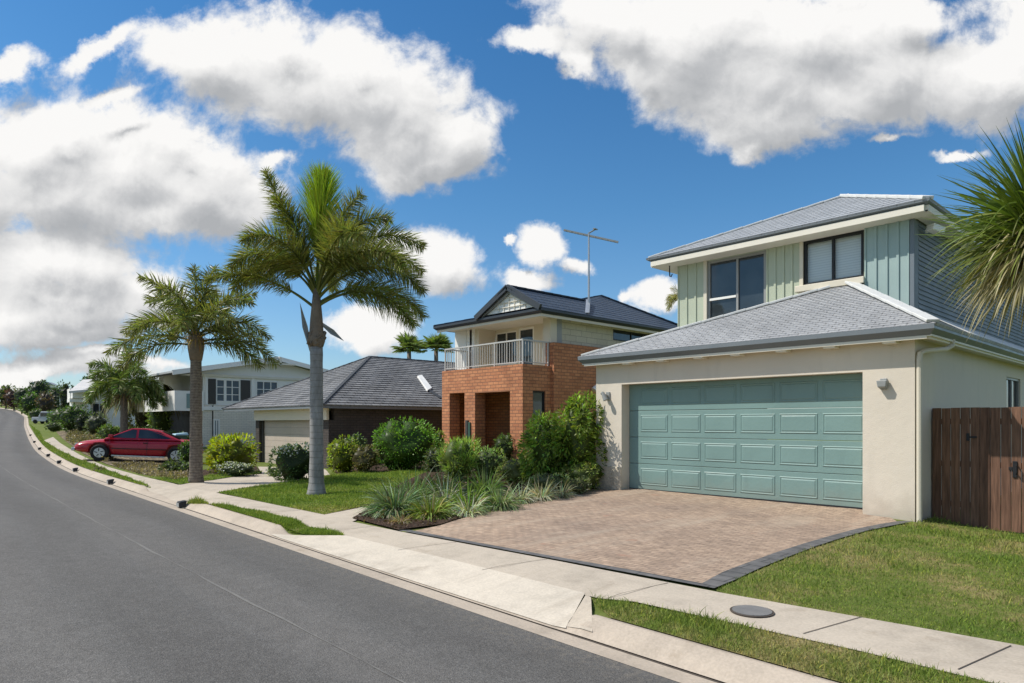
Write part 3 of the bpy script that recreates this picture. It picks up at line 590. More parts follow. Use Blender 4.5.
# garage door: sectional, 4 rows x 7 raised panels
mb = MB(); rows = 4; Hd = DZ1-GZ; rh = Hd/rows
for r in range(rows): mb.box(DX0+.004, DX1-.004, YD, YD+.045, GZ+r*rh+.004, GZ+(r+1)*rh-.004)
door = mb.build('garage_door', MT['tealdoor'], A, .006)
mb = MB(); npan = 6; PX0 = DX0+.27; pw = (DX1-.02-PX0)/npan
for r in range(rows):
    for c in range(npan):
        a0 = PX0+c*pw+.055; a1 = PX0+(c+1)*pw-.055; z0 = GZ+r*rh+.13; z1 = GZ+(r+1)*rh-.11
        y = YD-.003; e = .04
        o_ = [(a0,y,z0),(a1,y,z0),(a1,y,z1),(a0,y,z1)]; m_ = [(a0+.022,y+.024,z0+.022),(a1-.022,y+.024,z0+.022),(a1-.022,y+.024,z1-.022),(a0+.022,y+.024,z1-.022)]
        f_ = [(a0+e,y-.010,z0+e),(a1-e,y-.010,z0+e),(a1-e,y-.010,z1-e),(a0+e,y-.010,z1-e)]
        out_ = [(a0-.014,y+.002,z0-.014),(a1+.014,y+.002,z0-.014),(a1+.014,y+.002,z1+.014),(a0-.014,y+.002,z1+.014)]
        lip = [(p[0], p[1]-.009, p[2]) for p in o_]
        V = out_+lip+f_
        # a raised moulding ring, then a step back, then the raised field
        g_ = [(a0+.02,y-.001,z0+.02),(a1-.02,y-.001,z0+.02),(a1-.02,y-.001,z1-.02),(a0+.02,y-.001,z1-.02)]
        mb.add(out_+lip+g_+f_, [(4*k+i, 4*k+(i+1) % 4, 4*k+4+(i+1) % 4, 4*k+4+i) for k in range(3) for i in range(4)]+[(12, 13, 14, 15)])
mb.build('raised_panels', MT['tealdoor'], door)
mb = MB(); mb.box(DX0+.01, DX1-.01, YD-.012, YD-.002, GZ-.02, GZ+.03); mb.build('rubber_seal', MT['black'], door)
# soffit, rafter ends, gutter, fascia
mb = MB(); mb.box(-10.1, -3.13, 11.57, YW-.003, 3.02, 3.05); mb.box(XR+.003, -3.13, YW-.002, 27, 3.02, 3.05); mb.build('soffit', MT['soffit'], A)
for px in (626, 660, 698, 735, 781, 829, 889):
    x = onY(px, 350, 11.6)[0]; mb = MB(); mb.box(x-.1, x+.1, 11.585, YW-.004, 2.955, 3.018); mb.build('rafter_end', MT['soffit'], A, .01)
def gutter_run(name, pts, z, hgt, mat, parent, w=.11, lower='soffit'):
    # quad-profile gutter swept along pts (plan) with a lip, then a pale fascia board below-behind
    mb = MB()
    prof = [(0, 0), (-.03, .0), (-w, hgt*.55), (-w, hgt), (-w+.012, hgt), (-w+.02, hgt*.6), (0, hgt*.9)]
    n = len(pts); sec = []
    for i, p in enumerate(pts):
        p = Vector((p[0], p[1], 0)); d0 = (p-Vector((*pts[i-1], 0))).normalized() if i else None; d1 = (Vector((*pts[i+1], 0))-p).normalized() if i < n-1 else None
        d = d0 or d1
        if d0 and d1: d = (d0+d1).normalized()
        nn = Vector((d.y, -d.x, 0)); k = 1/max(.3, nn.dot(Vector(((d0 or d1).y, -(d0 or d1).x, 0))))
        sec.append([(p.x-nn.x*a*k, p.y-nn.y*a*k, z+b) for a, b in prof])
    m = len(prof); vs = [v for s_ in sec for v in s_]
    fs = [(i*m+j, i*m+(j+1) % m, (i+1)*m+(j+1) % m, (i+1)*m+j) for i in range(n-1) for j in range(m)]+[tuple(range(m)), tuple((n-1)*m+j for j in range(m))]
    mb.add(vs, fs); return mb.build(name, MT[mat], parent)
gutter_run('gutter', [(-10.05, 20), (-10.05, 11.6), (-3.18, 11.6), (-3.18, 27)], EB+.01, .16, 'gutter', A)
mb = MB(); mb.box(-10.04, -3.19, 11.565, 11.60, 2.985, 3.02); mb.box(-3.2, -3.165, 11.61, 27, 2.985, 3.02); mb.build('fascia', MT['soffit'], A)
RT = EB+.165
C_ = (-5.08, 13.57, 4.375)
mb = MB()
def stepped(mb, poly, row=.09, t=.01):
    """roof face as overlapping courses: each course is a thin strip tilted so that its lower edge stands proud of the one below"""
    P = [Vector(p) for p in poly]; N = (P[1]-P[0]).cross(P[2]-P[0]).normalized()
    if N.z < 0: N = -N
    u = Vector((-N.y, N.x, 0)).normalized(); v = N.cross(u); v = v if v.z > 0 else -v
    o = P[0]; q = [((p-o).dot(u), (p-o).dot(v)) for p in P]; lo, hi = min(b for a, b in q), max(b for a, b in q)
    n = max(1, round((hi-lo)/row)); rr = (hi-lo)/n
    def cut(y0, y1):
        def clip(pts, f):
            r = []
            for i in range(len(pts)):
                a, b = pts[i-1], pts[i]; fa, fb = f(a), f(b)
                if (fa >= 0) != (fb >= 0):
                    k = fa/(fa-fb); r.append((a[0]+(b[0]-a[0])*k, a[1]+(b[1]-a[1])*k))
                if fb >= 0: r.append(b)
            return r
        r = clip(q, lambda p: p[1]-y0); return clip(r, lambda p: y1-p[1]) if r else r
    for i in range(n):
        y0, y1 = lo+i*rr, lo+(i+1)*rr; r = cut(y0, y1)
        if len(r) < 3: continue
        top = [o+u*a+v*b+N*(t*(1-(b-y0)/rr)+.004) for a, b in r]; m = len(r)
        mb.add(top, [tuple(range(m))])
        low = [k for k in range(m) if abs(r[k][1]-y0) < 1e-5]
        if len(low) >= 2:
            a, b = min(low, key=lambda k: r[k][0]), max(low, key=lambda k: r[k][0])
            pa, pb = o+u*r[a][0]+v*r[a][1], o+u*r[b][0]+v*r[b][1]
            mb.add([pa-N*.03, pb-N*.03, pb+N*(t+.004), pa+N*(t+.004)], [(0, 1, 2, 3)])
stepped(mb, [(-10.18,11.5,RT),(-3.05,11.5,RT),C_]); 
zl = lambda x: RT+(x+10.18)*(C_[2]-RT)/(C_[0]+10.18); zr = lambda x: RT+(-3.05-x)*(C_[2]-RT)/(-3.05-C_[0])
stepped(mb, [(-10.18,20,RT),(-10.18,11.5,RT),C_,(-8.9,13.6,zl(-8.9)),(-8.9,20,zl(-8.9))]) 
stepped(mb, [(-3.05,11.5,RT),(-3.05,27,RT),(-3.94,27,zr(-3.94)),(-3.94,13.62,zr(-3.94)),C_])
roof = mb.build('roof', MT['tile_light'], A, fix=False)
capset([((-3.1,11.55,RT+.03), (C_[0],C_[1],C_[2]+.03), .2, .05), ((-10.1,11.55,RT+.02), (C_[0]-.1,C_[1],C_[2]+.01), .1, .05)], 'cap', A)
mb = MB()
for y in np.arange(11.9, 26.4, .9):    # flashing sheets where the side roof meets the wall
    mb.slab([(-3.93,y,zr(-3.93)+.045),(-3.12,y,zr(-3.12)+.03),(-3.12,y+.885,zr(-3.12)+.03),(-3.93,y+.885,zr(-3.93)+.045)], .012) if y > 13.6 else None
mb.build('flashing', MT['cap'], A)
# upper storey
YU = 13.6; UX0, UX1 = -8.9, -3.94; UB, UT = 5.37, 5.53
fx = lambda px: float(onY(px, 300, YU)[0]); fz = lambda px, py: float(onY(px, py, YU)[2])
w1 = (fx(707), fx(766)); w2 = (fx(803), fx(864)); xp = fx(866.5); xm = fx(767)
w1z = (3.3, fz(737, 261)+.12); w2z = (fz(833, 282), fz(833, 238)+.05)
mb = MB(); wall(mb, 'Y', YU, UX0, xp, 2.8, UB+.02, [(w1[0], w1[1], *w1z), (w2[0], w2[1], *w2z)], .1)
def battens(mb, a0, a1, z0, z1, sp, y): 
    n = max(1, round((a1-a0)/sp))
    for i in range(n+1):
        x = a0+(a1-a0)*i/n; mb.box(max(a0, x-.022), min(a1, x+.022), y-.022, y-.002, z0, z1)
battens(mb, UX0, w1[0]-.06, 2.9, UB, .2, YU); battens(mb, xm, w2[0]-.05, 2.9, UB, .2, YU)
mb.build('upper_wall', MT['batten'], A)
mb = MB(); mb.box(xp, UX1-.06, YU-.09, YU+.02, 2.9, UB); battens(mb, xp+.004, UX1-.064, 2.92, UB, .2, YU-.09); mb.build('corner_panel', MT['batten_blue'], A)
mb = MB(); mb.box(UX1-.058, UX1+.02, YU-.1, YU+.14, 2.9, UB); mb.build('corner_post', MT['bluedark'], A, .008)
mb = MB(); n = 27; bh = (UB-3.0)/n
for i in range(n):
    z = 3.0+i*bh; mb.add([(UX1+.03,YU+.14,z),(UX1+.03,27,z),(UX1+.012,27,z+bh),(UX1+.012,YU+.14,z+bh),(UX1-.05,YU+.14,z),(UX1-.05,27,z),(UX1-.05,27,z+bh),(UX1-.05,YU+.14,z+bh)], [(0,1,2,3),(0,4,5,1),(3,2,6,7),(0,3,7,4)])
mb.build('side_cladding', MT['bluedark'], A)
mb = MB(); mb.poly([(UX0,YU,2.8),(UX0,27,2.8),(UX0,27,UB),(UX0,YU,UB)]); mb.build('side_cladding', MT['batten'], A)
mb = MB(); mb.box(w1[0]-.07, w1[0]+.01, YU-.035, YU-.001, 2.9, UB); mb.build('trim', MT['cream'], A)
mb = MB(); mb.box(w2[0]-.06, w2[0]+.01, YU-.03, YU-.001, w2z[0], UB); mb.build('trim', MT['cream'], A)
window(A, 'Y', YU, *w1, *w1z, (.52,), (), .06, 'aluminium', 'glass', .05)
mb = MB(); zz = fz(728, 297); mb.box(w1[0]+.05, (w1[0]+w1[1])/2, YU+.015, YU+.045, zz-.025, zz+.025); mb.build('sash_rail', MT['white'], A)
w = window(A, 'Y', YU, *w2, *w2z, (.5,), (), .06, 'black', 'clearglass', .05)
mb = MB(); mb.poly([(w2[0],YU+.11,w2z[0]),(w2[1],YU+.11,w2z[0]),(w2[1],YU+.11,w2z[1]),(w2[0],YU+.11,w2z[1])]); mb.build('blind', MT['blind'], w, fix=False)
mb = MB(); mb.box(w2[0]-.1, w2[1]+.05, YU-.16, YU-.003, w2z[0]-.13, w2z[0]-.004); mb.build('window_sill', MT['cream'], A, .01)
ex0, ex1, ey0 = -9.45, -3.57, 13.1
mb = MB(); mb.box(ex0+.06, ex1-.06, ey0+.119, YU-.003, UB, UB+.03); mb.box(UX1+.04, ex1-.06, YU-.002, 27, UB, UB+.03); mb.box(ex0+.06, UX0-.06, YU-.002, 27, UB, UB+.03); mb.build('soffit', MT['soffit'], A)
gutter_run('gutter', [(ex0+.12, 27), (ex0+.12, ey0+.12), (ex1-.12, ey0+.12), (ex1-.12, 27)], UB+.115, .075, 'gutter', A)
mb = MB(); mb.box(ex0+.1, ex1-.1, ey0+.04, ey0+.118, UB+.002, UB+.113); mb.box(ex1-.118, ex1-.04, ey0+.119, 27, UB+.002, UB+.113); mb.build('fascia', MT['soffit'], A)
ap = (-5.85, 15.4, 6.67); ap2 = (-5.85, 24.5, 6.67); uz = UB+.19
mb = MB(); stepped(mb, [(ex0,ey0,uz),(ex1,ey0,uz),ap], .19, .009); stepped(mb, [(ex1,ey0,uz),(ex1,27,uz),ap2,ap], .19, .009); stepped(mb, [(ex0,27,uz),(ex0,ey0,uz),ap,ap2], .19, .009); stepped(mb, [(ex1,27,uz),(ex0,27,uz),ap2], .19, .009)
mb.build('upper_roof', MT['tile_upper'], A, fix=False)
capset([((ex1-.03,ey0+.03,uz), ap, .2, .06), ((ex0+.05,ey0+.02,uz), ap, .1, .04), (ap, ap2, .2, .06)], 'cap', A)
mb = MB(); wp = onX(934, 222, UX1+.06); wp = Vector((UX1+.08, 13.95, 5.2)); mb.bar(wp, wp+Vector((.12, -.06, .06)), .06, .06); mb.bar(wp+Vector((.1, -.14, .04)), wp+Vector((.22, .1, -.02)), .16, .12); mb.build('floodlight', MT['white'], A, .01)
mb = MB(); mb.tube([(-9.0,13.4,5.38),(-9.0,13.4,5.22),(-8.98,13.38,5.12),(-8.93,13.36,5.1),(-8.9,13.36,5.16)], .014, 6); mb.build('hook', MT['black'], A)
# downpipe
mb = MB(); mb.tube([(-3.15,12.75,3.06),(-3.15,12.73,2.96),(-3.2,12.6,2.9),(-3.345,11.97,2.83),(-3.365,11.86,2.79),(-3.37,11.84,2.68),(-3.37,11.84,.1)], .042, 10)
mb.build('downpipe', MT['cream'], A, smooth=False)
window(A, 'X', XR, 18.0, 19.4, 2.0, 2.72, (.5,), (), .05, 'aluminium', 'glass', .06)
def wlight(px, py, y, k):
    p = Vector(onY(px, py, y)); p.y = y; mb = MB()
    mb.box(p.x-.05, p.x+.05, y-.03, y-.001, p.z-.09, p.z+.09)
    if k: mb.add([(p.x-.06,y-.12,p.z-.05),(p.x+.06,y-.12,p.z-.05),(p.x+.06,y-.02,p.z-.08),(p.x-.06,y-.02,p.z-.08),(p.x-.075,y-.13,p.z+.05),(p.x+.075,y-.13,p.z+.05),(p.x+.075,y-.02,p.z+.06),(p.x-.075,y-.02,p.z+.06)], [(0,3,2,1),(4,5,6,7),(0,1,5,4),(1,2,6,5),(2,3,7,6),(3,0,4,7)])
    else: mb.tube([(p.x,y-.03,p.z),(p.x,y-.12,p.z+.02)], .025, 8); mb.tube([(p.x-.05,y-.15,p.z+.08),(p.x+.03,y-.13,p.z-.1)], [.035, .06], 10); mb.tube([(p.x-.1,y-.12,p.z+.07),(p.x-.03,y-.1,p.z+.02)], [.045, .03], 8)
    return mb.build('wall_light', MT['greyfix'], A, .008)
wlight(884, 384, YW, 1); wlight(608.5, 396, YW, 0)
# ------------------------------------------------------------------ timber gate beside the house
FY = 12.6; fx0 = XR+.02; gt = thing('timber_gate', (-2.2, FY, 0), 'tall brown timber paling gate beside the cream garage wall', 'gate')
mb = MB(); x = fx0+.005; i = 0
while x < 1.6:
    w = .125+RNG.uniform(-.004, .004); zt = 1.945+RNG.uniform(-.006, .006); y = FY+RNG.uniform(-.003, .003)
    if not (i == 5): mb.box(x, x+w, y, y+.02, .03+RNG.uniform(0, .012), zt)
    else: mb.box(x, x+w, y-.012, y+.02, .0, zt)
    x += w+.007; i += 1
mb.build('palings', MT['timber'], gt, .003)
mb = MB()
for z in (.35, 1.0, 1.68): mb.box(fx0+.01, 1.6, FY+.024, FY+.065, z, z+.09)
mb.build('rails', MT['timber'], gt)
for x_ in (fx0, -2.72, -.9): mb = MB(); mb.box(x_, x_+.09, FY+.07, FY+.16, -.05, 1.94); mb.build('post', MT['timber'], gt, .004)
p = onY(1014.5, 469, FY); mb = MB(); mb.box(p[0]-.02, p[0]+.035, FY-.02, FY-.004, p[2]-.13, p[2]+.12); mb.tube([(p[0]+.03,FY-.02,p[2]+.07),(p[0]+.035,FY-.07,p[2]+.06),(p[0]+.035,FY-.07,p[2]-.06),(p[0]+.03,FY-.02,p[2]-.07)], .012, 6); mb.box(p[0]-.07, p[0]-.021, FY-.018, FY-.005, p[2]-.02, p[2]+.03); mb.build('latch', MT['black'], gt, .004)
p = onY(968, 437, FY); mb = MB(); mb.box(p[0]-.02, p[0]+.02, FY-.02, FY-.004, p[2]-.06, p[2]+.06); mb.box(p[0]+.02, p[0]+.12, FY-.018, FY-.005, p[2]-.014, p[2]+.014); mb.build('hinge', MT['black'], gt, .003)
# ------------------------------------------------------------------ B: brick house with balcony
B = thing('brick_house', (-18.8, 19, .3), 'two storey house with red brick ground floor portico, balcony and dark blue roof', 'house')
BY, BX = 15.9, -16.56; BL = -21.1; BT = 3.72
bx_ = lambda px: float(onY(px, 400, BY)[0]); bz_ = lambda px, py: float(onY(px, py, BY)[2])
o1 = (bx_(449.5), bx_(464.5), .1, bz_(457, 393)); o2 = (bx_(475), bx_(510), .1, bz_(492, 392))
mb = MB(); wall(mb, 'Y', BY, BL, BX, 0, BT, [o1, o2], .5)
sd = (float(onX(533, 400, BX)[1]), float(onX(545.5, 400, BX)[1])); sdz = (.5, float(onX(539, 391, BX)[2]))
YP = 17.3
wall(mb, 'X', BX, BY, YP, 0, BT, [(sd[0], sd[1], *sdz)], .12)
mb.poly([(BL,BY,0),(BL,26,0),(BL,26,BT),(BL,BY,BT)]); mb.poly([(BL,BY,BT),(BX,BY,BT),(BX,BY+.24,BT),(BL,BY+.24,BT)]); mb.poly([(BX-.24,BY+.24,BT),(BX,BY+.24,BT),(BX,YP,BT),(BX-.24,YP,BT)])
mb.poly([(BL,BY+.24,BT-.5),(BX-.24,BY+.24,BT-.5),(BX-.24,BY+.24,BT),(BL,BY+.24,BT)])
mb.poly([(BX-.24,BY+.24,BT-.5),(BX-.24,YP,BT-.5),(BX-.24,YP,BT),(BX-.24,BY+.24,BT)])
mb.build('brick_wall', MT['brick'], B, fix=False)
mb = MB(); mb.box(BX-.3, BX+.14, YP, 25.5, 0, 4.56); mb.build('brick_side_wall', MT['brick'], B)
mb = MB(); mb.box(BL, BX-.25, YP+.9, YP+1.0, .1, 2.9); mb.build('portico_back_wall', MT['brick'], B)
mb = MB(); mb.poly([(BL+.05,BY+.49,2.95),(BX-.05,BY+.49,2.95),(BX-.05,YP+.9,2.95),(BL+.05,YP+.9,2.95)]); mb.poly([(BL,BY+.2,3.25),(BX-.2,BY+.2,3.25),(BX-.2,19.5,3.25),(BL,19.5,3.25)]); mb.build('balcony_floor', MT['cream'], B)
mb = MB(); x = bx_(493); mb.box(x-.45, x+.5, YP+.86, YP+.897, .2, 2.3); mb.build('entry_door', MT['shutter'], B)
window(B, 'X', BX, *sd, *sdz, (), (.62,), .06, 'black', 'glass', .08)
p = onY(468.5, 437, BY); mb = MB(); mb.box(p[0]-.12, p[0]+.02, BY-.07, BY-.003, p[2]-.7, p[2]+.62); mb.build('letterbox', MT['shutter'], B, .01)
mb = MB(); mb.box(p[0]-.05, p[0]+.12, BY-.05, BY-.0035, p[2]-.35, p[2]+.5) if False else mb.box(p[0]+.022, p[0]+.14, BY-.05, BY-.003, p[2]-.35, p[2]+.55); mb.build('meter_box', MT['binbody'], B, .01)
# upper storey: front wall set back behind the balcony
YB2 = 18.2; UBX = -16.62; UH = 5.5; cz = 3.2
yx = lambda px: float(onY(px, 345, YB2)[0]); yz = lambda px, py: float(onY(px, py, YB2)[2])
g1 = (yx(495.5), yx(516.5), yz(505, 365), yz(505, 332)); g2 = (yx(518.5), yx(534), yz(526, 370), yz(526, 327.5))
mb = MB(); wall(mb, 'Y', YB2, BL+.9, UBX-.02, cz, UH, [g1, g2], .1); mb.build('upper_wall', MT['cream'], B)
mb = MB(); mb.box(UBX-.36, UBX+.02, YP+.02, YP+.34, 3.72, UH); mb.box(UBX-.03, UBX+.021, YP+.34, YP+.52, 4.56, UH); mb.build('corner_post', MT['cream'], B)
mb = MB()
sw = (float(onX(613, 336, UBX)[1]), 25.2); swz = (4.95, 5.38)
wall(mb, 'X', UBX, YP+.52, 25.5, 4.3, UH, [(sw[0], sw[1], *swz)], .1); mb.build('side_wall', MT['block_cream'], B)
mb = MB(); mb.box(UBX-.05, UBX+.03, YP+.345, YP+.6, 4.56, UH) ; mb.build('corner_trim', MT['greyfix'], B)
window(B, 'Y', YB2, *g1, (.5,), (), .05, 'white', 'glass', .05); window(B, 'Y', YB2, *g2, (), (), .08, 'white', 'glass', .04)
window(B, 'X', UBX, *sw, *swz, (.28, .62), (), .05, 'black', 'glass', .05)
# louvre screen at the left end of the balcony
xl = (float(onY(455, 345, YP)[0]), float(onY(466, 345, YP)[0]), float(onY(474.5, 345, YP)[0]))
mb = MB(); mb.box(BL+.0, BL+.12, YP, YP+.9, cz, UH); mb.box(xl[0], xl[1], YP, YP+.06, cz, UH); mb.box(xl[1]+.04, xl[2], YP, YP+.06, cz, UH); mb.build('screen', MT['white'], B)
mb = MB(); mb.box(xl[2]+.005, xl[2]+.25, YP+.02, YB2, cz, UH); mb.build('screen_end', MT['cream'], B)
# balustrade
rp = [(BL+.06, YP+.9), (BL+.06, BY+.12), (BX-.12, BY+.12), (BX-.12, YP-.03)]; rz = 4.57; MT['rail'] = M('pale_grey_rail', (.5, .49, .46), .5, .08, 3, 50, .05)
bal = None; mb = MB()
for a, b in zip(rp[:-1], rp[1:]): mb.bar((*a, rz), (*b, rz), .055, .05); mb.bar((*a, BT+.09), (*b, BT+.09), .03, .03)
bal = mb.build('balustrade', MT['rail'], B)
mb = MB()
for a, b in zip(rp[:-1], rp[1:]):
    n = int(math.dist(a, b)/.13)
    for i in range(1, n): p = (a[0]+(b[0]-a[0])*i/n, a[1]+(b[1]-a[1])*i/n); mb.bar((*p, BT+.1), (*p, rz-.02), .017, .017)
mb.build('balusters', MT['rail'], bal)
mb = MB()
for a, b in zip(rp[:-1], rp[1:]):
    n = max(1, round(math.dist(a, b)/1.25))
    for i in range(0 if a == rp[0] else 1, n+1): p = (a[0]+(b[0]-a[0])*i/n, a[1]+(b[1]-a[1])*i/n); mb = MB(); mb.bar((*p, BT), (*p, rz+.028), .05, .05, (0, 1, 0)); mb.build('newel_post', MT['rail'], bal)
# roof
e0x, e1x, e0y, e1y = -22.2, -16.07, 16.3, 26.3; ez = 5.62; AP = (-19.13, 23.2, 7.32)
mb = MB(); stepped(mb, [(e0x,e0y,ez),(e1x,e0y,ez),AP], .3, .009); stepped(mb, [(e1x,e0y,ez),(e1x,e1y,ez),AP], .3, .009); stepped(mb, [(e1x,e1y,ez),(e0x,e1y,ez),AP], .3, .009); stepped(mb, [(e0x,e1y,ez),(e0x,e0y,ez),AP], .3, .009)
gx0, gx1, gxm, gy, gz = -19.45, -16.12, -17.72, 16.42, 6.58; gb = (gxm, 21.2, gz)
stepped(mb, [(gx1,e0y-.02,ez+.04),(e1x+.02,18.6,ez+.0),(gxm,20.6,gz),(gxm,gy-.25,gz)], .3, .009); stepped(mb, [(gx0,19.3,ez+.08),(gx0,e0y-.02,ez+.04),(gxm,gy-.25,gz),(gxm,20.6,gz)], .3, .009)
mb.build('roof', MT['tile_blue'], B, fix=False)
capset([((gxm,gy-.2,gz), (gxm,20.4,gz+.0), .18, .06), (AP, (e1x+.05,e1y-.05,ez), .18, .06), (AP, (e0x,e0y,ez), .18, .06)], 'tile_blue', B)
mb = MB(); mb.add([(gx0+.35,gy,ez+.1),(gx1-.35,gy,ez+.1),(gxm,gy,gz-.14)], [(0, 1, 2)]); gab = mb.build('gable', MT['white'], B, fix=False)
mb = MB()
for k in range(9):      # lattice of the gable
    x = gx0+.55+k*(gx1-gx0-1.1)/8; top = gz-.3-abs(x-gxm)*(gz-ez-.2)/1.3
    if top > ez+.2: mb.bar((x,gy-.02,ez+.13), (x,gy-.02,top), .03, .02, (0, 1, 0))
for z in (.25, .42, .6):
    wv = (1-z/.95)*1.22; mb.bar((gxm-wv,gy-.03,ez+z), (gxm+wv,gy-.03,ez+z), .03, .02)
mb.build('lattice', MT['soffit'], gab)
mb = MB(); mb.bar((gx0-.05,gy-.16,ez+.02), (gxm,gy-.16,gz-.02), .1, .2); mb.bar((gx1+.05,gy-.16,ez+.02), (gxm,gy-.16,gz-.02), .1, .2); mb.build('barge_board', MT['darkgutter'], B)
mb = MB(); mb.bar((gx0+.22,gy-.05,ez+.06), (gxm,gy-.05,gz-.19), .06, .1); mb.bar((gx1-.22,gy-.05,ez+.06), (gxm,gy-.05,gz-.19), .06, .1); mb.build('gable_trim', MT['greyfix'], B)
gutter_run('gutter', [(e0x+.1,e1y), (e0x+.1,e0y+.1), (e1x-.1,e0y+.1), (e1x-.1,e1y)], ez-.16, .15, 'darkgutter', B)
mb = MB(); mb.box(e0x+.12, e1x-.12, e0y+.12, YB2, ez-.15, ez-.1); mb.box(UBX, e1x-.12, YB2+.002, e1y, ez-.15, ez-.1); mb.build('soffit', MT['soffit'], B)
mb = MB(); mb.box(e0x+.1, e1x-.1, e0y+.1, e0y+.13, ez-.26, ez-.16); mb.box(e1x-.13, e1x-.1, e0y+.131, e1y, ez-.26, ez-.16); mb.build('fascia', MT['cream'], B)
# pale valley flashing, on the line where gable roof and main roof meet
mb = MB(); fl = [Vector(onX(583, 298, -16.9)), Vector(onX(596, 316, -16.2))]
va, vb = Vector((gxm+.1,20.55,gz+.05)), Vector((e1x-.05,18.75,ez+.1)); mb.bar(va, vb, .16, .03, (0, 0, 1)); mb.build('valley_flashing', MT['steel'], B)
p = onD = onX(596, 387, BX+.18); 
q = Vector(onX(593, 388, BX+.15)); mb = MB(); mb.tube([q, q+Vector((.12, -.02, -.02))], .03, 8); mb.tube([q+Vector((.12,-.1,-.08)), q+Vector((.16,.06,.08))], [.11, .07], 10); mb.build('wall_light', MT['white'], B)
# ------------------------------------------------------------------ antenna on the brick house roof
q = Vector((-17.2, 20.1, 6.35)); 
an = thing('tv_antenna', q, 'tall thin television aerial on a pole above the dark blue roof', 'antenna'); top = q+Vector((0, 0, 2.75))
mb = MB(); mb.tube([q-Vector((0, 0, .25)), q+Vector((0, 0, 1.2)), top], [.045, .04, .032], 8); mb.build('mast', MT['steel'], an)
rt = Vector(RIGHT); fw = Vector(FWD)
mb = MB(); bl = top-rt*.95+Vector((0,0,.22))+fw*.3; br = top+rt*1.1-Vector((0,0,.42))-fw*.3; mb.bar(bl, br, .085, .07); boom = mb.build('boom', MT['greyfix'], an)
mb = MB(); bd = (br-bl).normalized(); hd = bd.cross(Vector((0, 0, 1))).normalized()
for k in range(9):
    c = bl+(br-bl)*(.04+k*.11); l = .13-.006*k; mb = MB(); mb.tube([c-hd*l, c+hd*l], .008, 5); mb.build('element', MT['steel'], boom)
mb = MB(); mb.bar(top-rt*.02, top+rt*.28+Vector((0,0,.22))+fw*.2, .05, .05); mb.bar(top+rt*.2+Vector((0,0,.2)), top+rt*.34+Vector((0,0,.22))+fw*.25, .1, .03); mb.build('reflector', MT['greyfix'], an)
# ------------------------------------------------------------------ C: low house with big grey hip roof
H3 = thing('low_house', (-28, 18, 0), 'low brown brick house with large weathered grey hip roof and beige garage door', 'house')
c0, c1, cy0, cy1, cez = -34.2, -23.76, 12.2, 30., 2.39; cap_ = (-28.98, 17.42, 4.95); cap2 = (-28.98, 24.8, 4.95)
mb = MB(); f3 = [[(c0,cy0,cez),(c1,cy0,cez),cap_], [(c1,cy0,cez),(c1,cy1,cez),cap2,cap_], [(c1,cy1,cez),(c0,cy1,cez),cap2], [(c0,cy1,cez),(c0,cy0,cez),cap_,cap2]]
for f in f3: stepped(mb, f, .24, .03)
mb.build('roof', MT['tile_grey'], H3, fix=False)
mb = MB(); caps(mb, [((c1-.02,cy0+.02,cez+.02), cap_)], .13, .05); mb.build('ridge_cap', MT['capdark'], H3)
capset([((c0,cy0,cez), cap_, .2, .05), (cap_, cap2, .2, .05)], 'tile_grey', H3)
mb = MB(); mb.box(c0+.03, c1-.03, cy0+.03, cy0+.07, cez-.12, cez-.005); mb.box(c1-.07, c1-.03, cy0+.071, cy1, cez-.12, cez-.005); mb.build('gutter', MT['gutter'], H3)
mb = MB(); mb.box(c0+.1, c1-.1, cy0+.1, 12.68, cez-.1, cez-.06); mb.box(-24.2, c1-.1, 12.69, cy1, cez-.1, cez-.06); mb.build('soffit', MT['cream'], H3)
hd0, hd1 = -30.9, -25.0
mb = MB(); mb.box(-31.3, -24.22, 12.62, 12.72, 1.82, cez-.1); mb.build('lintel', MT['cream'], H3)
mb = MB(); mb.box(-31.3, hd0, 12.7, 12.95, -.3, 1.82); mb.box(hd1, -24.2, 12.7, 12.95, -.3, 1.82); mb.box(-31.3, -31.0, 12.95, 29, -.3, 2.3); mb.build('wall', MT['brick_dark'], H3)
mb = MB(); mb.box(-24.5, -24.2, 12.951, 29.5, -.3, 2.3); mb.build('side_wall', MT['brick_dark'], H3)
mb = MB(); mb.box(hd0, hd1, 12.9, 12.95, -.15, 1.82); mb.build('garage_door', MT['beigedoor'], H3)
mb = MB(); mb.box(hd0+.0, hd0+.12, 12.82, 12.899, -.3, 1.82); mb.build('door_jamb', MT['shutter'], H3)
nrm3 = Vector((cez+0-4.95, 0, -(5.22))).normalized()
def onroof3(px, py):    # point of the +X roof face
    r = ray(px, py); s_ = (4.95-cez)/(c1-cap_[0]); d = (cez+s_*c1-EYE)/(r[2]+s_*r[0]); return Vector(at(px, py, d))
k4 = [onroof3(*p) for p in ((417,377.5),(421.5,376.5),(431.5,389.5),(427,392))]
mb = MB(); up3 = Vector((.44, 0, .9)).normalized(); k5 = [v+up3*.1 for v in k4]; mb.add([v-up3*.05 for v in k4]+k5, [(0,1,2,3),(4,5,6,7),(0,1,5,4),(1,2,6,5),(2,3,7,6),(3,0,4,7)]); mb.build('skylight', MT['white'], H3, .01)
mb = MB(); a, b = onroof3(429, 391), onroof3(441, 399); mb.bar(a+up3*.03, b+up3*.03, .22, .05); mb.build('roof_flashing', MT['capdark'], H3)
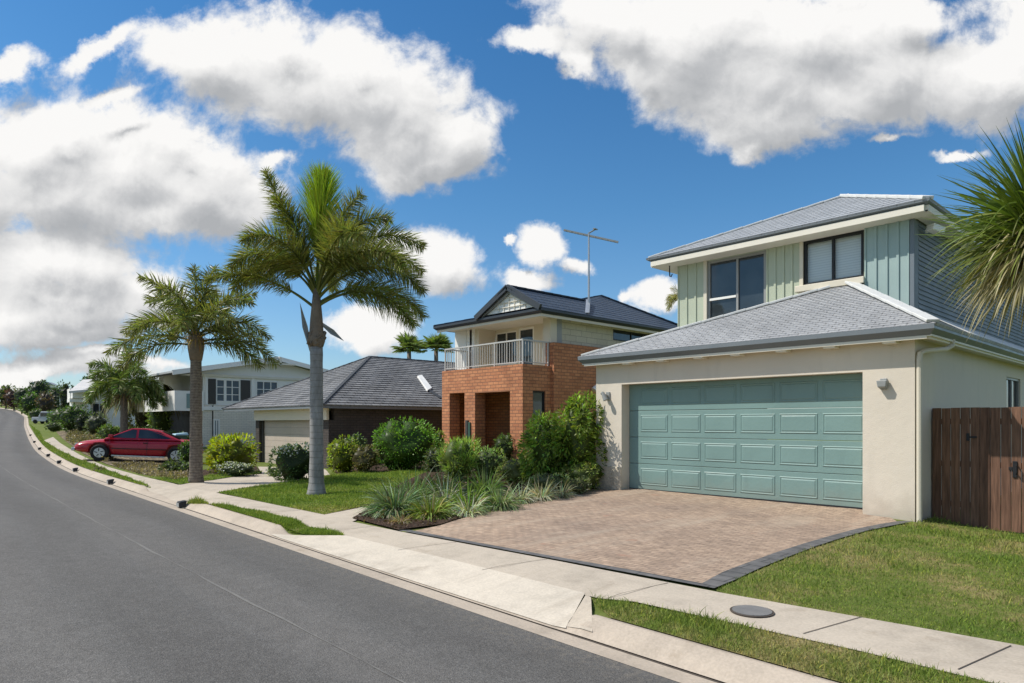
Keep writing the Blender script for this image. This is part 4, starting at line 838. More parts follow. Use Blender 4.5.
# ------------------------------------------------------------------ D: pale two storey house with low gable and balcony
MT['blueglass'] = M('blue_grey_glass', (.085, .125, .155), .12, .25, .8, 3, 0, spec=.6)
D = thing('gabled_house', (-43, 16, .3), 'pale two storey house with low pitched gable roof, multi pane windows and white balcony', 'house')
DXW = -39.4; dy = lambda px: float(onX(px, 400, DXW)[1]); dz = lambda px, py: float(onX(px, py, DXW)[2])
y0, y1 = 13.0, 21.6
wa = (dy(216), dy(240), dz(228, 402), dz(228, 379.5)); wb_ = (dy(256), dy(278), dz(267, 398), dz(267, 381)); wc = (dy(213), dy(219.5), dz(216, 437), dz(216, 419))
zf = dz(215, 405)
mb = MB(); wall(mb, 'X', DXW, y0, y1, zf, dz(205, 376), [wa, wb_], .1); mb.build('upper_wall', MT['white'], D)
mb = MB(); wall(mb, 'X', DXW+.06, 13.6, y1, -.2, zf, [wc], .1); mb.build('brick_wall', MT['brick_white'], D)
mb = MB(); mb.box(-52, DXW-.35, 14.6, 15, -.2, zf); mb.box(-52, -51.8, 13, 21.6, -.2, 4.2); mb.build('lower_wall', MT['shutter'], D)
mb = MB(); mb.box(-52, DXW-.01, 14.2, 14.3, zf, 5.02); mb.build('front_wall', MT['white'], D)
window(D, 'X', DXW, *wa, (.34, .67), (.33, .66), .065, 'white', 'blueglass', .02); window(D, 'X', DXW, *wb_, (.34, .67), (.5,), .065, 'white', 'blueglass', .02); window(D, 'X', DXW+.06, *wc, (.5,), (), .09, 'white', 'blueglass', .02)
for a, b in ((dy(208), dy(215.6)), (dy(240.6), dy(250))):
    mb = MB(); mb.box(DXW+.003, DXW+.05, a, b, zf+.05, wa[3]); mb.build('shutter', MT['shutter'], D)
mb = MB(); mb.box(DXW-.02, DXW+.07, dy(205), dy(207.5), zf, dz(205, 376)); mb.box(DXW-.02, DXW+.07, dy(251), dy(254.5), zf, dz(205, 376)); mb.build('pilaster', MT['white'], D)
ya, yb, ym = 11.2, 22.9, 17.05; zea, zap = 4.5, 5.62; xg = DXW+.7
mb = MB()
for sg, ye in ((1, ya), (-1, yb)): mb.slab([(xg,ye,zea),(-52.5,ye,zea),(-52.5,ym,zap),(xg,ym,zap)][::sg], .1)
mb.build('roof', M('pale_roof_sheet', (.42, .43, .44), .5, .15, 1, 30, .2), D)
mb = MB(); mb.bar((xg+.03,ya,zea-.1), (xg+.03,ym,zap-.1), .06, .26, (0, 0, 1)); mb.bar((xg+.03,ym,zap-.1), (xg+.03,yb,zea-.1), .06, .26); mb.build('barge_board', MT['white'], D)
mb = MB(); mb.add([(DXW+.02,ya+.6,zea-.18),(DXW+.02,yb-.6,zea-.18),(DXW+.02,ym,zap-.14)], [(0, 1, 2)]); mb.build('gable', MT['white'], D, fix=False)
mb = MB(); mb.box(DXW-.3, DXW+.12, y0, y1, dz(205, 376)-.02, dz(205, 376)+.12); mb.build('eave_beam', MT['soffit'], D)
mb = MB(); p = Vector((xg+.08, ym+.1, zap-.3)); mb.box(p.x, p.x+.05, p.y-.9, p.y+.9, p.z-.16, p.z-.06); mb.box(p.x, p.x+.05, p.y-.06, p.y+.06, p.z-.2, p.z+.3); mb.build('gable_bracket', MT['soffit'], D)
bz0, bz1 = zf-.55, zf+.25
mb = MB(); mb.box(-47, DXW+.1, 11.6, 14.19, zf-.3, zf-.1); balc = mb.build('balcony', MT['white'], D)
mb = MB(); mb.box(-47, DXW+.1, 11.5, 11.6, zf-.35, zf+.75); mb.box(DXW+.02, DXW+.12, 11.601, 13.0, zf-.35, zf+.75); mb.build('parapet', MT['white'], balc)
mb = MB(); mb.box(DXW+.121, DXW+.15, 12.1, 12.7, zf-.2, zf+.6); mb.build('parapet_panel', M('green_glass', (.2, .3, .29), .15, .1, 1, 30, 0, spec=.6), balc)
for x in (-46.8, -44.9, -42.8): 
    mb = MB(); mb.box(x, x+.2, 11.65, 11.85, zf, 4.4); mb.build('column', MT['white'], D)
mb = MB(); mb.box(-41.6, -40.4, 14.12, 14.19, zf+.1, zf+2.1) ; mb.build('sliding_door', MT['shutter'], D)
mb = MB(); mb.box(-52, DXW-.4, 11.8, 11.95, zf-1.9+.0, zf-.36) if False else mb.box(DXW-.3, DXW+.0, 13.0, 13.5, -.2, zf); mb.build('pier', MT['brick_white'], D)
# ------------------------------------------------------------------ E: white house further up, behind the palm
E = thing('white_house', (-69, 14, 2), 'white two storey house half hidden by a palm further up the hill', 'house')
d5 = 58.
ep = lambda px, py, d=d5: Vector(at(px, py, d))
rv = Vector(RIGHT); fv = Vector(FWD)
base = ep(88, 432); 
def obox(mb, c, u, w, dpt, z0, z1):  # box with its front edge centre at c, along unit u
    n = Vector((-u.y, u.x, 0)); a = c-u*w/2; b = c+u*w/2
    pts = [a, b, b+n*dpt, a+n*dpt]; mb.add([(p.x, p.y, z0) for p in pts]+[(p.x, p.y, z1) for p in pts], [(0,3,2,1),(4,5,6,7),(0,1,5,4),(1,2,6,5),(2,3,7,6),(3,0,4,7)])
uE = (rv*.8+fv*.6).normalized(); cE = ep(105, 420); z0E = base.z-.6
mb = MB(); obox(mb, cE, uE, 4.6, 4, z0E, ep(90, 392).z); mb.build('wall', MT['white'], E)
mb = MB(); pE = [ep(69, 391, 54), ep(101, 388.5, 56), ep(112, 378.5, 61), ep(83, 379.5, 59)]; mb.slab([tuple(p) for p in pE], .18); er = M('white_roof_sheet', (.62, .59, .55), .5, .1, 1, 30, .1); mb.build('roof', er, E)
mb = MB(); mb.slab([tuple(p) for p in (ep(101,388.6,56.1), ep(140,392,62), ep(140,381,66), ep(112,378.6,61.1))], .18); mb.build('roof', er, E)
mb = MB(); obox(mb, ep(86, 400, 57), uE, 2.3, 3, ep(84, 399, 57).z, ep(84, 388.5, 57).z); mb.build('upper_wall', MT['white'], E)
mb = MB(); obox(mb, ep(79, 400, 55.5), uE, .9, 1.5, ep(79, 398, 55.5).z, ep(79, 389, 55.5).z); mb.build('balcony', MT['white'], E)
for px in (96, 103): mb = MB(); obox(mb, ep(px, 420, 57.4), uE, .42, .1, ep(px, 418).z, ep(px, 404).z); mb.build('window', MT['glass'], E)
mb = MB(); obox(mb, ep(84, 400, 56), uE, 2.0, 3, ep(84, 402, 56).z, ep(84, 398.5, 56).z); mb.build('floor_slab', MT['white'], E)
mb = MB(); obox(mb, ep(88.8, 420, 55), uE, .22, .22, z0E, ep(88, 399, 55).z); mb.build('post', MT['white'], E)
# ------------------------------------------------------------------ far roofs on the hill
def far_house(px0, px1, py0, py1, d, roofpy, lab, col, curved=False):
    c = Vector(at((px0+px1)/2, py1, d)); u = (rv*.95+fv*.3).normalized(); w = (px1-px0)/F*d
    t = thing('hill_house', c, lab, 'house'); mb = MB(); obox(mb, c, u, w, w*.7, c.z-2, at(0, py0, d)[2]); mb.build('wall', MT['white'], t)
    n = Vector((-u.y, u.x, 0)); zt = at(0, py0, d)[2]; zr_ = at(0, roofpy, d)[2]; mb = MB(); a = c-u*w*.6-n*.4; b = c+u*w*.6-n*.4
    pr = [(-.62, 0), (-.35, .75), (0, 1), (.35, .75), (.62, 0)] if curved else [(-.62, 0), (0, 1), (.62, 0)]
    ps_ = [c+u*w*x_-n*.4+Vector((0, 0, zt-c.z+(zr_-zt)*y_)) for x_, y_ in pr]; mb.prism([tuple(p) for p in ps_], tuple(n*(w*.7+.8))); mb.build('roof', M('far_roof', col, .6, .1, 1, 20, .1), t)
    mb = MB(); obox(mb, c-n*.05, u, w*.5, .06, at(0, (py0+py1)/2+1, d)[2], at(0, py0+.8, d)[2]); mb.build('window', MT['glass'], t)
far_house(33, 50, 384.5, 396, 150, 381, 'distant house with curved grey roof among trees on the hilltop', (.3, .33, .37), True)
far_house(60, 68, 394, 403, 95, 391.5, 'small pale distant house between hill trees and the white house', (.42, .34, .28))
# ================================================================== PLANTS
LEAFGAIN = 2.5
def vary(c, n, v=.25, seed=None):
    c = np.array(c)*LEAFGAIN; k = 1+RNG.normal(0, v, (n, 1)); hue = 1+RNG.normal(0, v*.35, (n, 3)); return np.clip(c*np.clip(k, .3, 2)*np.clip(hue, .6, 1.5), .003, .9)
def leafquads(P, D, L, W, col):
    n = len(P); return straps(P, D, L, W, RNG.uniform(.0, .5, n), col, 2, [.25, 1, .06])
def core(c, r, col, k=.78, n=14):
    """dark irregular core added inside a shrub so it cannot be seen through"""
    th = np.linspace(0, np.pi, n); ph = np.linspace(0, 2*np.pi, 2*n, endpoint=False); T, Ph = np.meshgrid(th, ph, indexing='ij')
    j = 1+.22*np.sin(3*Ph+2*T)*np.sin(4*T)+RNG.uniform(-.1, .1, T.shape)
    V = np.stack([c[0]+r[0]*k*j*np.sin(T)*np.cos(Ph), c[1]+r[1]*k*j*np.sin(T)*np.sin(Ph), c[2]+r[2]*k*j*np.cos(T)], -1).reshape(-1, 3); m = 2*n
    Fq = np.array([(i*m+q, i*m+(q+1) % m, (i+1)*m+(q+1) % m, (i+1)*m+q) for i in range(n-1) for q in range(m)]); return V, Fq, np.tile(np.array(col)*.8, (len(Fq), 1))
def shrubmesh(c, r, n, leaf, col, lobes=14, var=.3, wid=.5, flowers=None, shape=1., updir=.2, lowcut=-.97, spread=(.42, .66), ck=.72, box=.86):
    c = np.array(c, float); r = np.array(r, float); pts = []; dirs = []; cols = []
    # lobes sit on the shrub's own surface so that its outline is uneven
    u = nrm(RNG.normal(size=(lobes, 3))); u[:, 2] = np.clip(u[:, 2], -.7, 1); lc = u*RNG.uniform(*spread, (lobes, 1)); lr = RNG.uniform(.34, .54, lobes)*shape
    k = RNG.integers(0, lobes, n); d = nrm(RNG.normal(size=(n, 3))); rad = lr[k][:, None]*RNG.uniform(.72, 1.06, (n, 1)); q = lc[k]+d*rad; q = np.sign(q)*np.abs(q)**box
    ins = ((((lc[k]+d*rad)[:, None]-lc[None])**2).sum(-1) < (lr*.7)**2).sum(1) > 0
    keep = (q[:, 2] > lowcut) & ~ins; q, d, k = q[keep], d[keep], k[keep]; m = len(q)
    P = c+q*r; dr = nrm(d+nrm(q)*.5+RNG.normal(0, .55, (m, 3))+np.array([0, 0, updir]))
    lobv = RNG.uniform(.75, 1.25, lobes)
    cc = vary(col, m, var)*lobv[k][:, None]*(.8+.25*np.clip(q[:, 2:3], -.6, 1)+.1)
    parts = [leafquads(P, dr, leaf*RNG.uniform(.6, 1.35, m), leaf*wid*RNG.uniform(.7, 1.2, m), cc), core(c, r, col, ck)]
    if flowers:
        fc, fn, fs = flowers; kk = np.argsort(-(q[:, 2]+RNG.normal(0, .35, m)))[:fn]; Pf = P[kk]+nrm(q[kk])*.02
        parts.append(leafquads(Pf, nrm(RNG.normal(size=(len(Pf), 3))+[0, 0, .6]), fs, fs*.8, vary(fc, len(Pf), .15)))
    return merge(parts)
def px_shrub(px, py, wpx, hpx, col, lab, n=1600, leaf=.09, name='shrub', cat='shrub', grp=None, depth=.9, d=None, **kw):
    """a shrub standing on the ground at the foot (px,py) that is wpx by hpx large in the photograph"""
    if d is None: p, d = G(px, py)
    else: p = at(px, py, d); p = np.array([p[0], p[1], float(h(p[0], p[1]))])
    rx, rz = wpx/F*d/2, hpx/F*d/2*1.04
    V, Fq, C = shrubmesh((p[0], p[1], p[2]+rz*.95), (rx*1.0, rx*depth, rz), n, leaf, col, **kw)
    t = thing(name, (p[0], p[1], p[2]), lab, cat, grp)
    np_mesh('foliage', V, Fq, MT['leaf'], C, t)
    mb = MB(); 
    for k in range(4):
        a = k*1.6+RNG.uniform(0, 1); mb.tube([(p[0],p[1],p[2]-.08), (p[0]+math.cos(a)*rx*.25,p[1]+math.sin(a)*rx*.25,p[2]+rz*.6), (p[0]+math.cos(a)*rx*.5,p[1]+math.sin(a)*rx*.5,p[2]+rz*1.2)], [.03*min(1.5, rz), .02*min(1.5, rz), .008], 5)
    mb.build('stems', MT['wood'], t); return t
def tuft(c, n, L, W, col, droop=.22, spread=.75, var=.25, seg=5, baser=.08, tipcol=None, up=.5):
    az = RNG.uniform(0, 2*np.pi, n); el = np.arccos(np.clip(RNG.uniform(1-spread, 1, n), -1, 1)) ; rr = baser*np.sqrt(RNG.random(n))
    P = np.stack([c[0]+rr*np.cos(az), c[1]+rr*np.sin(az), np.full(n, c[2])+RNG.uniform(0, .04, n)], 1)
    D = np.stack([np.sin(el)*np.cos(az), np.sin(el)*np.sin(az), np.cos(el)], 1)
    return straps(P, D, L*RNG.uniform(.55, 1.12, n), W*RNG.uniform(.7, 1.2, n), droop*RNG.uniform(.5, 1.5, n)*(.35+np.sin(el)), vary(np.array(col)*.78, n, var*1.5), seg, [.8, 1, 1, .8, .5, .06])
def px_tuft(px, py, wpx, hpx, col, lab, n=420, W=.014, name='grass_clump', cat='ornamental grass', grp='clumps in the bed beside the paved drive', dead=None, droop=.36, spread=.95, d=None, **kw):
    if d is None: p, d = G(px, py)
    else: p = at(px, py, d); p[2] = float(h(p[0], p[1]))
    L = max(wpx/2, hpx)/F*d*.95; parts = [tuft(p, n, L, W, col, droop, spread, baser=wpx/F*d*.14, **kw)]
    if dead: parts.append(tuft(p, int(n*.3), L*.75, W, dead, .6, 1.0, baser=wpx/F*d*.16))
    V, Fq, C = merge(parts); t = np_mesh(name, V, Fq, MT['blade'], C, None, p); return tag(t, lab, cat, grp)
# ------------------------------------------------------------------ palms
def frond_dir(a, e):
    a, e = R(a), R(e); return nrm(np.cos(e)*(np.cos(a)*RIGHT+np.sin(a)*FWD)+np.array([0, 0, np.sin(e)]))
def frond(base, a, e, L, droop, n=150, leaf=.5, lw=.03, col=(.09, .14, .03), plume=5, stalk=.16, hang=.25, K=16, stiff=.5, flat=False):
    D = frond_dir(a, e); pts = [np.array(base, float)]; dirs = []
    for i in range(K):
        dirs.append(D.copy()); pts.append(pts[-1]+D*L/K); D = D.copy(); D[2] -= droop/K*(1+.8*i/K); D = nrm(D)
    dirs.append(D); pts, dirs = np.array(pts), np.array(dirs)
    t = np.linspace(stalk, 1, n)**.9; idx = t*K; i0 = np.clip(idx.astype(int), 0, K-1); f = (idx-i0)[:, None]
    P = pts[i0]*(1-f)+pts[i0+1]*f; T = nrm(dirs[i0]); S = nrm(np.cross(T, [0, 0, 1.])+1e-4); U = np.cross(S, T)
    Ps, Ds, Ls = [], [], []
    for k in range(plume):
        if flat: sg = 1 if k % 2 else -1; ang = np.where(sg > 0, 0, np.pi)+RNG.normal(0, .25, n)
        else: ang = 2*np.pi*(k+RNG.random(n))/plume
        rad = S*np.cos(ang)[:, None]+U*np.sin(ang)[:, None]*.85
        Ds.append(nrm(rad+T*RNG.uniform(stiff, stiff+.45, (n, 1))+np.array([0, 0, -.12]))); Ps.append(P+rad*.01)
        Ls.append(leaf*(.35+.75*np.sin(np.pi*np.clip((t-stalk)/(1-stalk), 0, 1)**.75)**.8)*RNG.uniform(.7, 1.15, n))
    Ps, Ds, Ls = np.concatenate(Ps), np.concatenate(Ds), np.concatenate(Ls); m = len(Ps)
    lv = straps(Ps, Ds, Ls, lw*RNG.uniform(.8, 1.2, m), hang*RNG.uniform(.4, 1.4, m), vary(np.array(col)*1.12*np.array([1.02, 1, .95]), m, .3), 3, [.6, 1, .7, .06])
    mb = MB(); mb.tube([tuple(p) for p in pts], list(np.linspace(.035, .006, K+1)*min(1.3, L/2.5)), 5)
    mv = np.array(mb.v); mf = np.array([f_ for f_ in mb.f if len(f_) == 4]); mc = np.tile(np.array(col)*1.5+np.array([.05, .05, .0]), (len(mf), 1))
    return merge([lv, (mv, mf, mc)])
def palm(name, base, H, r0, r1, fronds, trunkmat, lab, cat='palm tree', lean=(0, 0), shaft=None, swell=1.5, frondk=None, bend=0, lscale=1.):
    b = Vector(base); t = thing(name, b, lab, cat); mb = MB(); n = 18; pts, rs = [], []
    for i in range(n+1):
        f = i/n; pts.append((b.x+lean[0]*f+bend*math.sin(f*3.14), b.y+lean[1]*f, b.z-.1+(H+.1)*f)); rs.append((r0+(r1-r0)*f)*(1+(swell-1)*math.exp(-f*16))*(1+.03*math.sin(i*2.3)))
    mb.tube(pts, rs, 14); mb.build('trunk', trunkmat, t, smooth=True)
    top = np.array(pts[-1])
    for fr in fronds:
        fr = dict(fr); fr['L'] *= lscale; bs = top+np.array(fr.pop('off', (0, 0, 0.)))
        V, Fq, C = frond(bs, **{**(frondk or {}), **fr}); np_mesh('frond', V, Fq, MT['palmleaf'], C, t)
    return t, top
# main foxtail palm
gp, gd = G(316.5, 494.5)
Hm = (494.5-346)/F*gd
up = lambda z: (0, 0, z+.3)
FR = [dict(a=75, e=85, L=2.75, droop=0.10, off=up(.95), col=(.15, .2, .02), leaf=.85, stiff=1.5, hang=.06, n=260), dict(a=180, e=69, L=3.1, droop=0.12, off=up(.85), leaf=.42),
      dict(a=5, e=64, L=3.15, droop=1.60, off=up(.85)), dict(a=25, e=58, L=3.1, droop=1.52, off=up(.8)), dict(a=-25, e=56, L=3.0, droop=1.68, off=up(.75)), dict(a=-5, e=48, L=2.95, droop=1.52, off=up(.7)),
      dict(a=18, e=38, L=2.85, droop=1.36, off=up(.6)), dict(a=-12, e=30, L=2.75, droop=1.36, off=up(.55)), dict(a=10, e=74, L=2.7, droop=1.52, off=up(.9)),
      dict(a=178, e=60, L=2.5, droop=2.00, off=up(.75)), dict(a=200, e=64, L=2.4, droop=1.92, off=up(.8)), dict(a=160, e=62, L=2.5, droop=1.92, off=up(.8)), dict(a=184, e=40, L=2.75, droop=0.84, off=up(.5), n=120, leaf=.34),
      dict(a=95, e=55, L=2.8, droop=1.44, off=up(.75)), dict(a=310, e=62, L=2.7, droop=1.52, off=up(.8)), dict(a=70, e=62, L=2.8, droop=1.44, off=up(.8)), dict(a=230, e=68, L=2.4, droop=1.76, off=up(.8)), dict(a=340, e=76, L=2.5, droop=1.12, off=up(.9)), dict(a=195, e=78, L=2.3, droop=1.00, off=up(.9))]
pm, top = palm('foxtail_palm', gp, Hm, .152, .135, FR, MT['greytrunk'], 'tallest palm, smooth grey trunk and bushy plumed fronds on the near lawn', swell=1.65, lscale=.94,
               frondk=dict(n=120, leaf=.5, lw=.016, plume=6, col=(.105, .115, .03), hang=.16, stiff=.45, stalk=.22))
b = Vector(top); mb = MB(); mb.tube([b-Vector((0,0,.02)), b+Vector((0,0,.12)), b+Vector((0,0,.22)), b+Vector((0,0,.6)), b+Vector((0,0,1.25))], [.145, .19, .16, .135, .07], 12)
for k in range(10):
    a = k*.7; mb.tube([b+Vector((math.cos(a)*.15, math.sin(a)*.15, RNG.uniform(-.05, .3))), b+Vector((math.cos(a+1)*.17, math.sin(a+1)*.17, RNG.uniform(.0, .35))), b+Vector((math.cos(a+1.6)*.16, math.sin(a+1.6)*.16, RNG.uniform(.05, .4)))], [.035, .05, .02], 5)
mb.build('crownshaft', MT['bark'], pm, smooth=True)
rt = Vector(RIGHT); fw = Vector(FWD)
for s, (dx, dz_, L) in enumerate(((-.35, .95, 1.0), (.62, .1, .52))):
    p0 = b+rt*(.1 if dx > 0 else -.12)+Vector((0, 0, .5 if dx > 0 else -.12)); p1 = b+rt*dx+Vector((0, 0, dz_))-fw*.05; mid = (p0+p1)/2
    mb = MB(); side = Vector((p1-p0)).normalized().cross(fw).normalized()
    mb.add([p0-side*.03, p0+side*.03, mid+side*.06-fw*.03, p1, mid-side*.06-fw*.03, mid+fw*.04], [(0,1,2,5),(0,5,4),(5,2,3),(5,3,4)])
    mb.build('dead_sheath', MT['greyfix'], pm, fix=False)
up = lambda z: (0, 0, z)
# second palm: queen palm with ringed brown trunk
gp2, gd2 = G(196, 482.5); H2 = (482.5-349)/F*gd2
F2 = []
for k, (a, e, L, dr) in enumerate([(0,40,2.1,2.0),(8,18,2.2,1.6),(-15,58,2.0,2.0),(25,62,1.9,1.6),(178,42,2.1,1.9),(185,20,2.3,1.3),(165,60,1.9,1.8),(200,66,1.9,1.5),(95,65,1.9,1.6),(80,40,2,1.8),(265,60,1.9,1.9),(285,40,2,1.9),(245,35,2,1.9),(320,45,2,1.9),(135,40,2,1.8),(45,35,2,1.8),(120,80,1.7,.9),(-5,5,1.9,1.5),(190,2,2.0,1.5),(60,78,1.8,1.0)]):
    F2.append(dict(a=a, e=max(e, 14), L=L*1.02, droop=dr*.66, off=up(.05+.012*e/2)))
p2, top2 = palm('queen_palm', gp2, H2, .16, .135, F2, MT['browntrunk'], 'palm with ringed brown trunk standing in front of the pale gabled house', swell=1.35, frondk=dict(n=60, leaf=.46, lw=.026, plume=4, col=(.095, .105, .032), hang=.2, stiff=.5, stalk=.14))
b = Vector(top2); mb = MB(); mb.tube([b-Vector((0,0,.3)), b, b+Vector((0,0,.25)), b+Vector((0,0,.55))], [.15, .2, .2, .06], 10)
mb.build('crownshaft', MT['bark'], p2, smooth=True)
for k in range(3):
    a = k*2.1; V, Fq, C = tuft(np.array(b)+[0,0,.2], 40, .6, .02, (.3, .2, .05), .5, 1.1); np_mesh('flower_stalk', V, Fq, MT['blade'], C, p2)
# third palm behind the car
d3 = 37.; c3 = at(124, 391, d3); g3 = np.array([c3[0], c3[1], float(h(c3[0], c3[1]))])
F3 = [dict(a=a, e=e, L=L, droop=dr, off=up(.2)) for a, e, L, dr in [(0,45,2.6,1.9),(10,25,2.6,1.7),(170,50,2.5,2.0),(185,30,2.5,1.8),(-30,65,2.4,1.8),(200,70,2.3,1.6),(60,75,2.3,1.0),(100,80,2.5,.8),(130,60,2.3,1.8),(250,60,2.3,1.8),(290,45,2.3,2.0),(230,30,2.3,2.0),(320,30,2.3,1.9),(40,35,2.3,2.0),(150,15,2.2,1.6),(15,5,2.1,1.5)]]
p3, top3 = palm('queen_palm', g3, c3[2]-g3[2], .2, .17, F3, MT['browntrunk'], 'shorter palm behind the red car with drooping dark fronds', swell=1.2, frondk=dict(n=52, leaf=.62, lw=.05, plume=4, col=(.075, .1, .03), hang=.3, stiff=.4))
b = Vector(top3); V, Fq, C = tuft(np.array(b)-[0,0,.3], 160, 1.2, .05, (.16, .13, .06), .6, 1.3); np_mesh('dead_fronds', V, Fq, MT['blade'], C, p3)
# fan palm tops behind the low house
def fan_palm(px, py, d, k, lab, wpx):
    c = at(px, py, d); g = np.array([c[0], c[1], float(h(c[0], c[1]))]); t = thing('fan_palm', g, lab, 'palm tree', None)
    mb = MB(); mb.tube([tuple(g-[0,0,.1]), tuple((g+c)/2+[.1,0,0]), tuple(c)], [.2, .17, .15], 8); mb.build('trunk', MT['browntrunk'], t, smooth=True)
    L = wpx/F*d; parts = []
    for i in range(30):
        a, e = RNG.uniform(0, 360), RNG.uniform(-10, 80); D = frond_dir(a, e); q = c+D*L*.42; m = 22; S = nrm(np.cross(D, [0, 0, 1.])[None])[0]; U = np.cross(S, D); an = np.linspace(-1.5, 1.5, m)
        Dd = D[None]*np.cos(an)[:, None]+S[None]*np.sin(an)[:, None]+U*.1; parts.append(straps(np.tile(q, (m, 1)), Dd, L*.55*np.cos(an*.45), L*.07, .25, vary((.1, .13, .035), m, .25), 3, [1, 1, .7, .05]))
        parts.append(straps(c[None], D[None], L*.44, .05, .0, np.array([[.14, .14, .06]]), 2))
    V, Fq, C = merge(parts); np_mesh('crown', V, Fq, MT['palmleaf'], C, t)
fan_palm(409, 350, 50, 1, 'fan palm top at left behind the grey hip roof', 21)
fan_palm(436, 350, 50, 1, 'fan palm top at right behind the grey hip roof, near the balcony', 21)
d6 = 32.; c6 = at(681, 302, d6); g6 = np.array([c6[0], c6[1], float(h(c6[0], c6[1]))])
F6 = [dict(a=a, e=e, L=.95, droop=2.6) for a, e in [(180,70),(160,60),(200,50),(120,70),(250,65),(0,70),(185,35),(60,60),(300,60),(170,85)]]
palm('slender_palm', g6, c6[2]-g6[2], .1, .07, F6, MT['browntrunk'], 'wispy palm head peeping between the blue roof and the green boarded wall', frondk=dict(n=40, leaf=.3, lw=.016, plume=3, col=(.16, .15, .06), hang=.4))
# big strap leaved tree at the right edge
d7 = 8.3; c7 = at(1041, 240, d7); g7 = np.array([c7[0], c7[1], float(h(c7[0], c7[1]))])
t = thing('strap_leaf_tree', g7, 'spiky strap leaved tree reaching in from the right edge, its leaves drooping over the gate', 'tree')
mb = MB(); g_ = Vector(g7); mb.tube([g_-Vector((0,0,.1)), g_+Vector((.03,0,1.2)), g_+Vector((-.02,0,2.6)), Vector(c7)], [.13, .11, .1, .09], 12); mb.build('trunk', MT['bark'], t, smooth=True)
parts = []
n = 1500; az = RNG.uniform(0, 2*np.pi, n); z = RNG.uniform(-.75, 1, n); D = np.stack([np.sqrt(1-z*z)*np.cos(az), np.sqrt(1-z*z)*np.sin(az), z], 1)
P = np.tile(c7, (n, 1))+D*RNG.uniform(.02, .22, (n, 1))+np.array([0,0,1])*RNG.uniform(-.25, .3, (n, 1))
colr = np.where(z[:, None] > .25, np.array([[.15, .22, .035]]), np.where(z[:, None] > -.2, np.array([[.21, .24, .055]]), np.array([[.4, .35, .18]])))
parts.append(straps(P, D, np.where(z > .1, RNG.uniform(.95, 1.3, n), RNG.uniform(.8, 1.2, n)), .03*RNG.uniform(.7, 1.2, n), np.where(z > .35, .05, .2)*RNG.uniform(.5, 1.6, n), np.clip(colr*RNG.uniform(.6, 1.4, (n, 1)), 0, 1), 6, [.7, 1, 1, .85, .6, .35, .04]))
V, Fq, C = merge(parts); np_mesh('crown', V, Fq, MT['blade'], C, t)
# ------------------------------------------------------------------ shrubs round the low house
S = px_shrub
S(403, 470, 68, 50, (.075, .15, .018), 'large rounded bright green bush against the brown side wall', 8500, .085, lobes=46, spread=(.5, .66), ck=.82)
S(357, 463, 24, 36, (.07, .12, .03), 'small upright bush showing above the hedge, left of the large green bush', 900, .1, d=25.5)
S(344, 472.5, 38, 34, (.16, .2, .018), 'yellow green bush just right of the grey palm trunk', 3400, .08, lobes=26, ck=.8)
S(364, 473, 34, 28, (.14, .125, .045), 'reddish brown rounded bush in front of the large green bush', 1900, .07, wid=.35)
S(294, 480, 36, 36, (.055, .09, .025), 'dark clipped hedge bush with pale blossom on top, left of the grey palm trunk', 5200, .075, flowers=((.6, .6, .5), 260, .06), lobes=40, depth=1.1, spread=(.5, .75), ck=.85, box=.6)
S(434, 472, 22, 24, (.08, .105, .045), 'low dark bush at the foot of the left brick pillar', 900, .09)
S(438, 461, 16, 34, (.13, .17, .02), 'narrow lime green bush between large green bush and brick wall', 800, .09, d=24)
S(231, 473, 54, 38, (.19, .215, .014), 'bright yellow leaved shrub between brown palm trunk and garage', 2700, .13, lobes=20, wid=.42, updir=.5)
S(237, 476, 42, 13, (.06, .09, .03), 'low white flowering plant below the yellow shrub', 1200, .06, flowers=((.6, .58, .5), 260, .05), cat='flowering plant')
S(276, 476, 22, 9, (.1, .12, .04), 'low flowering border plant at the edge of the garage drive', 500, .06, flowers=((.5, .45, .4), 120, .05), cat='flowering plant')
S(187, 464, 17, 24, (.05, .09, .02), 'green bush behind the tail of the red car', 1300, .1)
S(176, 473, 34, 13, (.06, .085, .025), 'low spreading plant between the red car and the brown palm', 900, .08, cat='ground plant')
S(186, 474, 16, 12, (.09, .13, .03), 'small tuft of green plant at left of the brown palm foot', 500, .07, cat='ground plant')
# ------------------------------------------------------------------ bed beside the paved drive
S(579, 492, 46, 98, (.115, .165, .022), 'tall leafy light green shrub against the garage corner', 7500, .11, lobes=30, wid=.34, var=.35, depth=1.1, d=15.3, updir=-.25, spread=(.5, .9), shape=.75, ck=.65)
S(549, 491, 48, 76, (.11, .16, .024), 'shorter leafy green shrub left of the tall one by the garage', 6500, .11, lobes=30, wid=.34, var=.35, depth=1., d=15.6, updir=-.2, spread=(.5, .9), shape=.75, ck=.65)
S(541, 478, 40, 34, (.15, .2, .05), 'mid green bush at the left foot of the tall leafy shrub', 1500, .08)
S(582, 491, 40, 30, (.16, .2, .05), 'thin leaved low bush by the garage plinth', 1300, .07, wid=.25)
S(505, 463, 34, 30, (.06, .095, .025), 'dark green bush inside the wide brick opening', 1200, .1)
S(458, 481, 46, 44, (.16, .225, .045), 'feathery green bush in front of the left brick openings', 4200, .15, wid=.13, updir=1.3, box=1., lobes=30, spread=(.4, .8), shape=.8)
S(488, 479, 38, 30, (.13, .175, .06), 'grey green bush in front of the middle brick pillar', 1500, .08)
S(517, 485, 46, 28, (.2, .22, .06), 'yellowish low bush in front of the right brick pillar', 1700, .06)
S(548, 494, 42, 22, (.13, .16, .06), 'dusty green groundcover bush along the drive edge', 1200, .06)
S(576, 494, 34, 16, (.1, .12, .05), 'low dark groundcover plant beside the plinth', 900, .06)
T = px_tuft
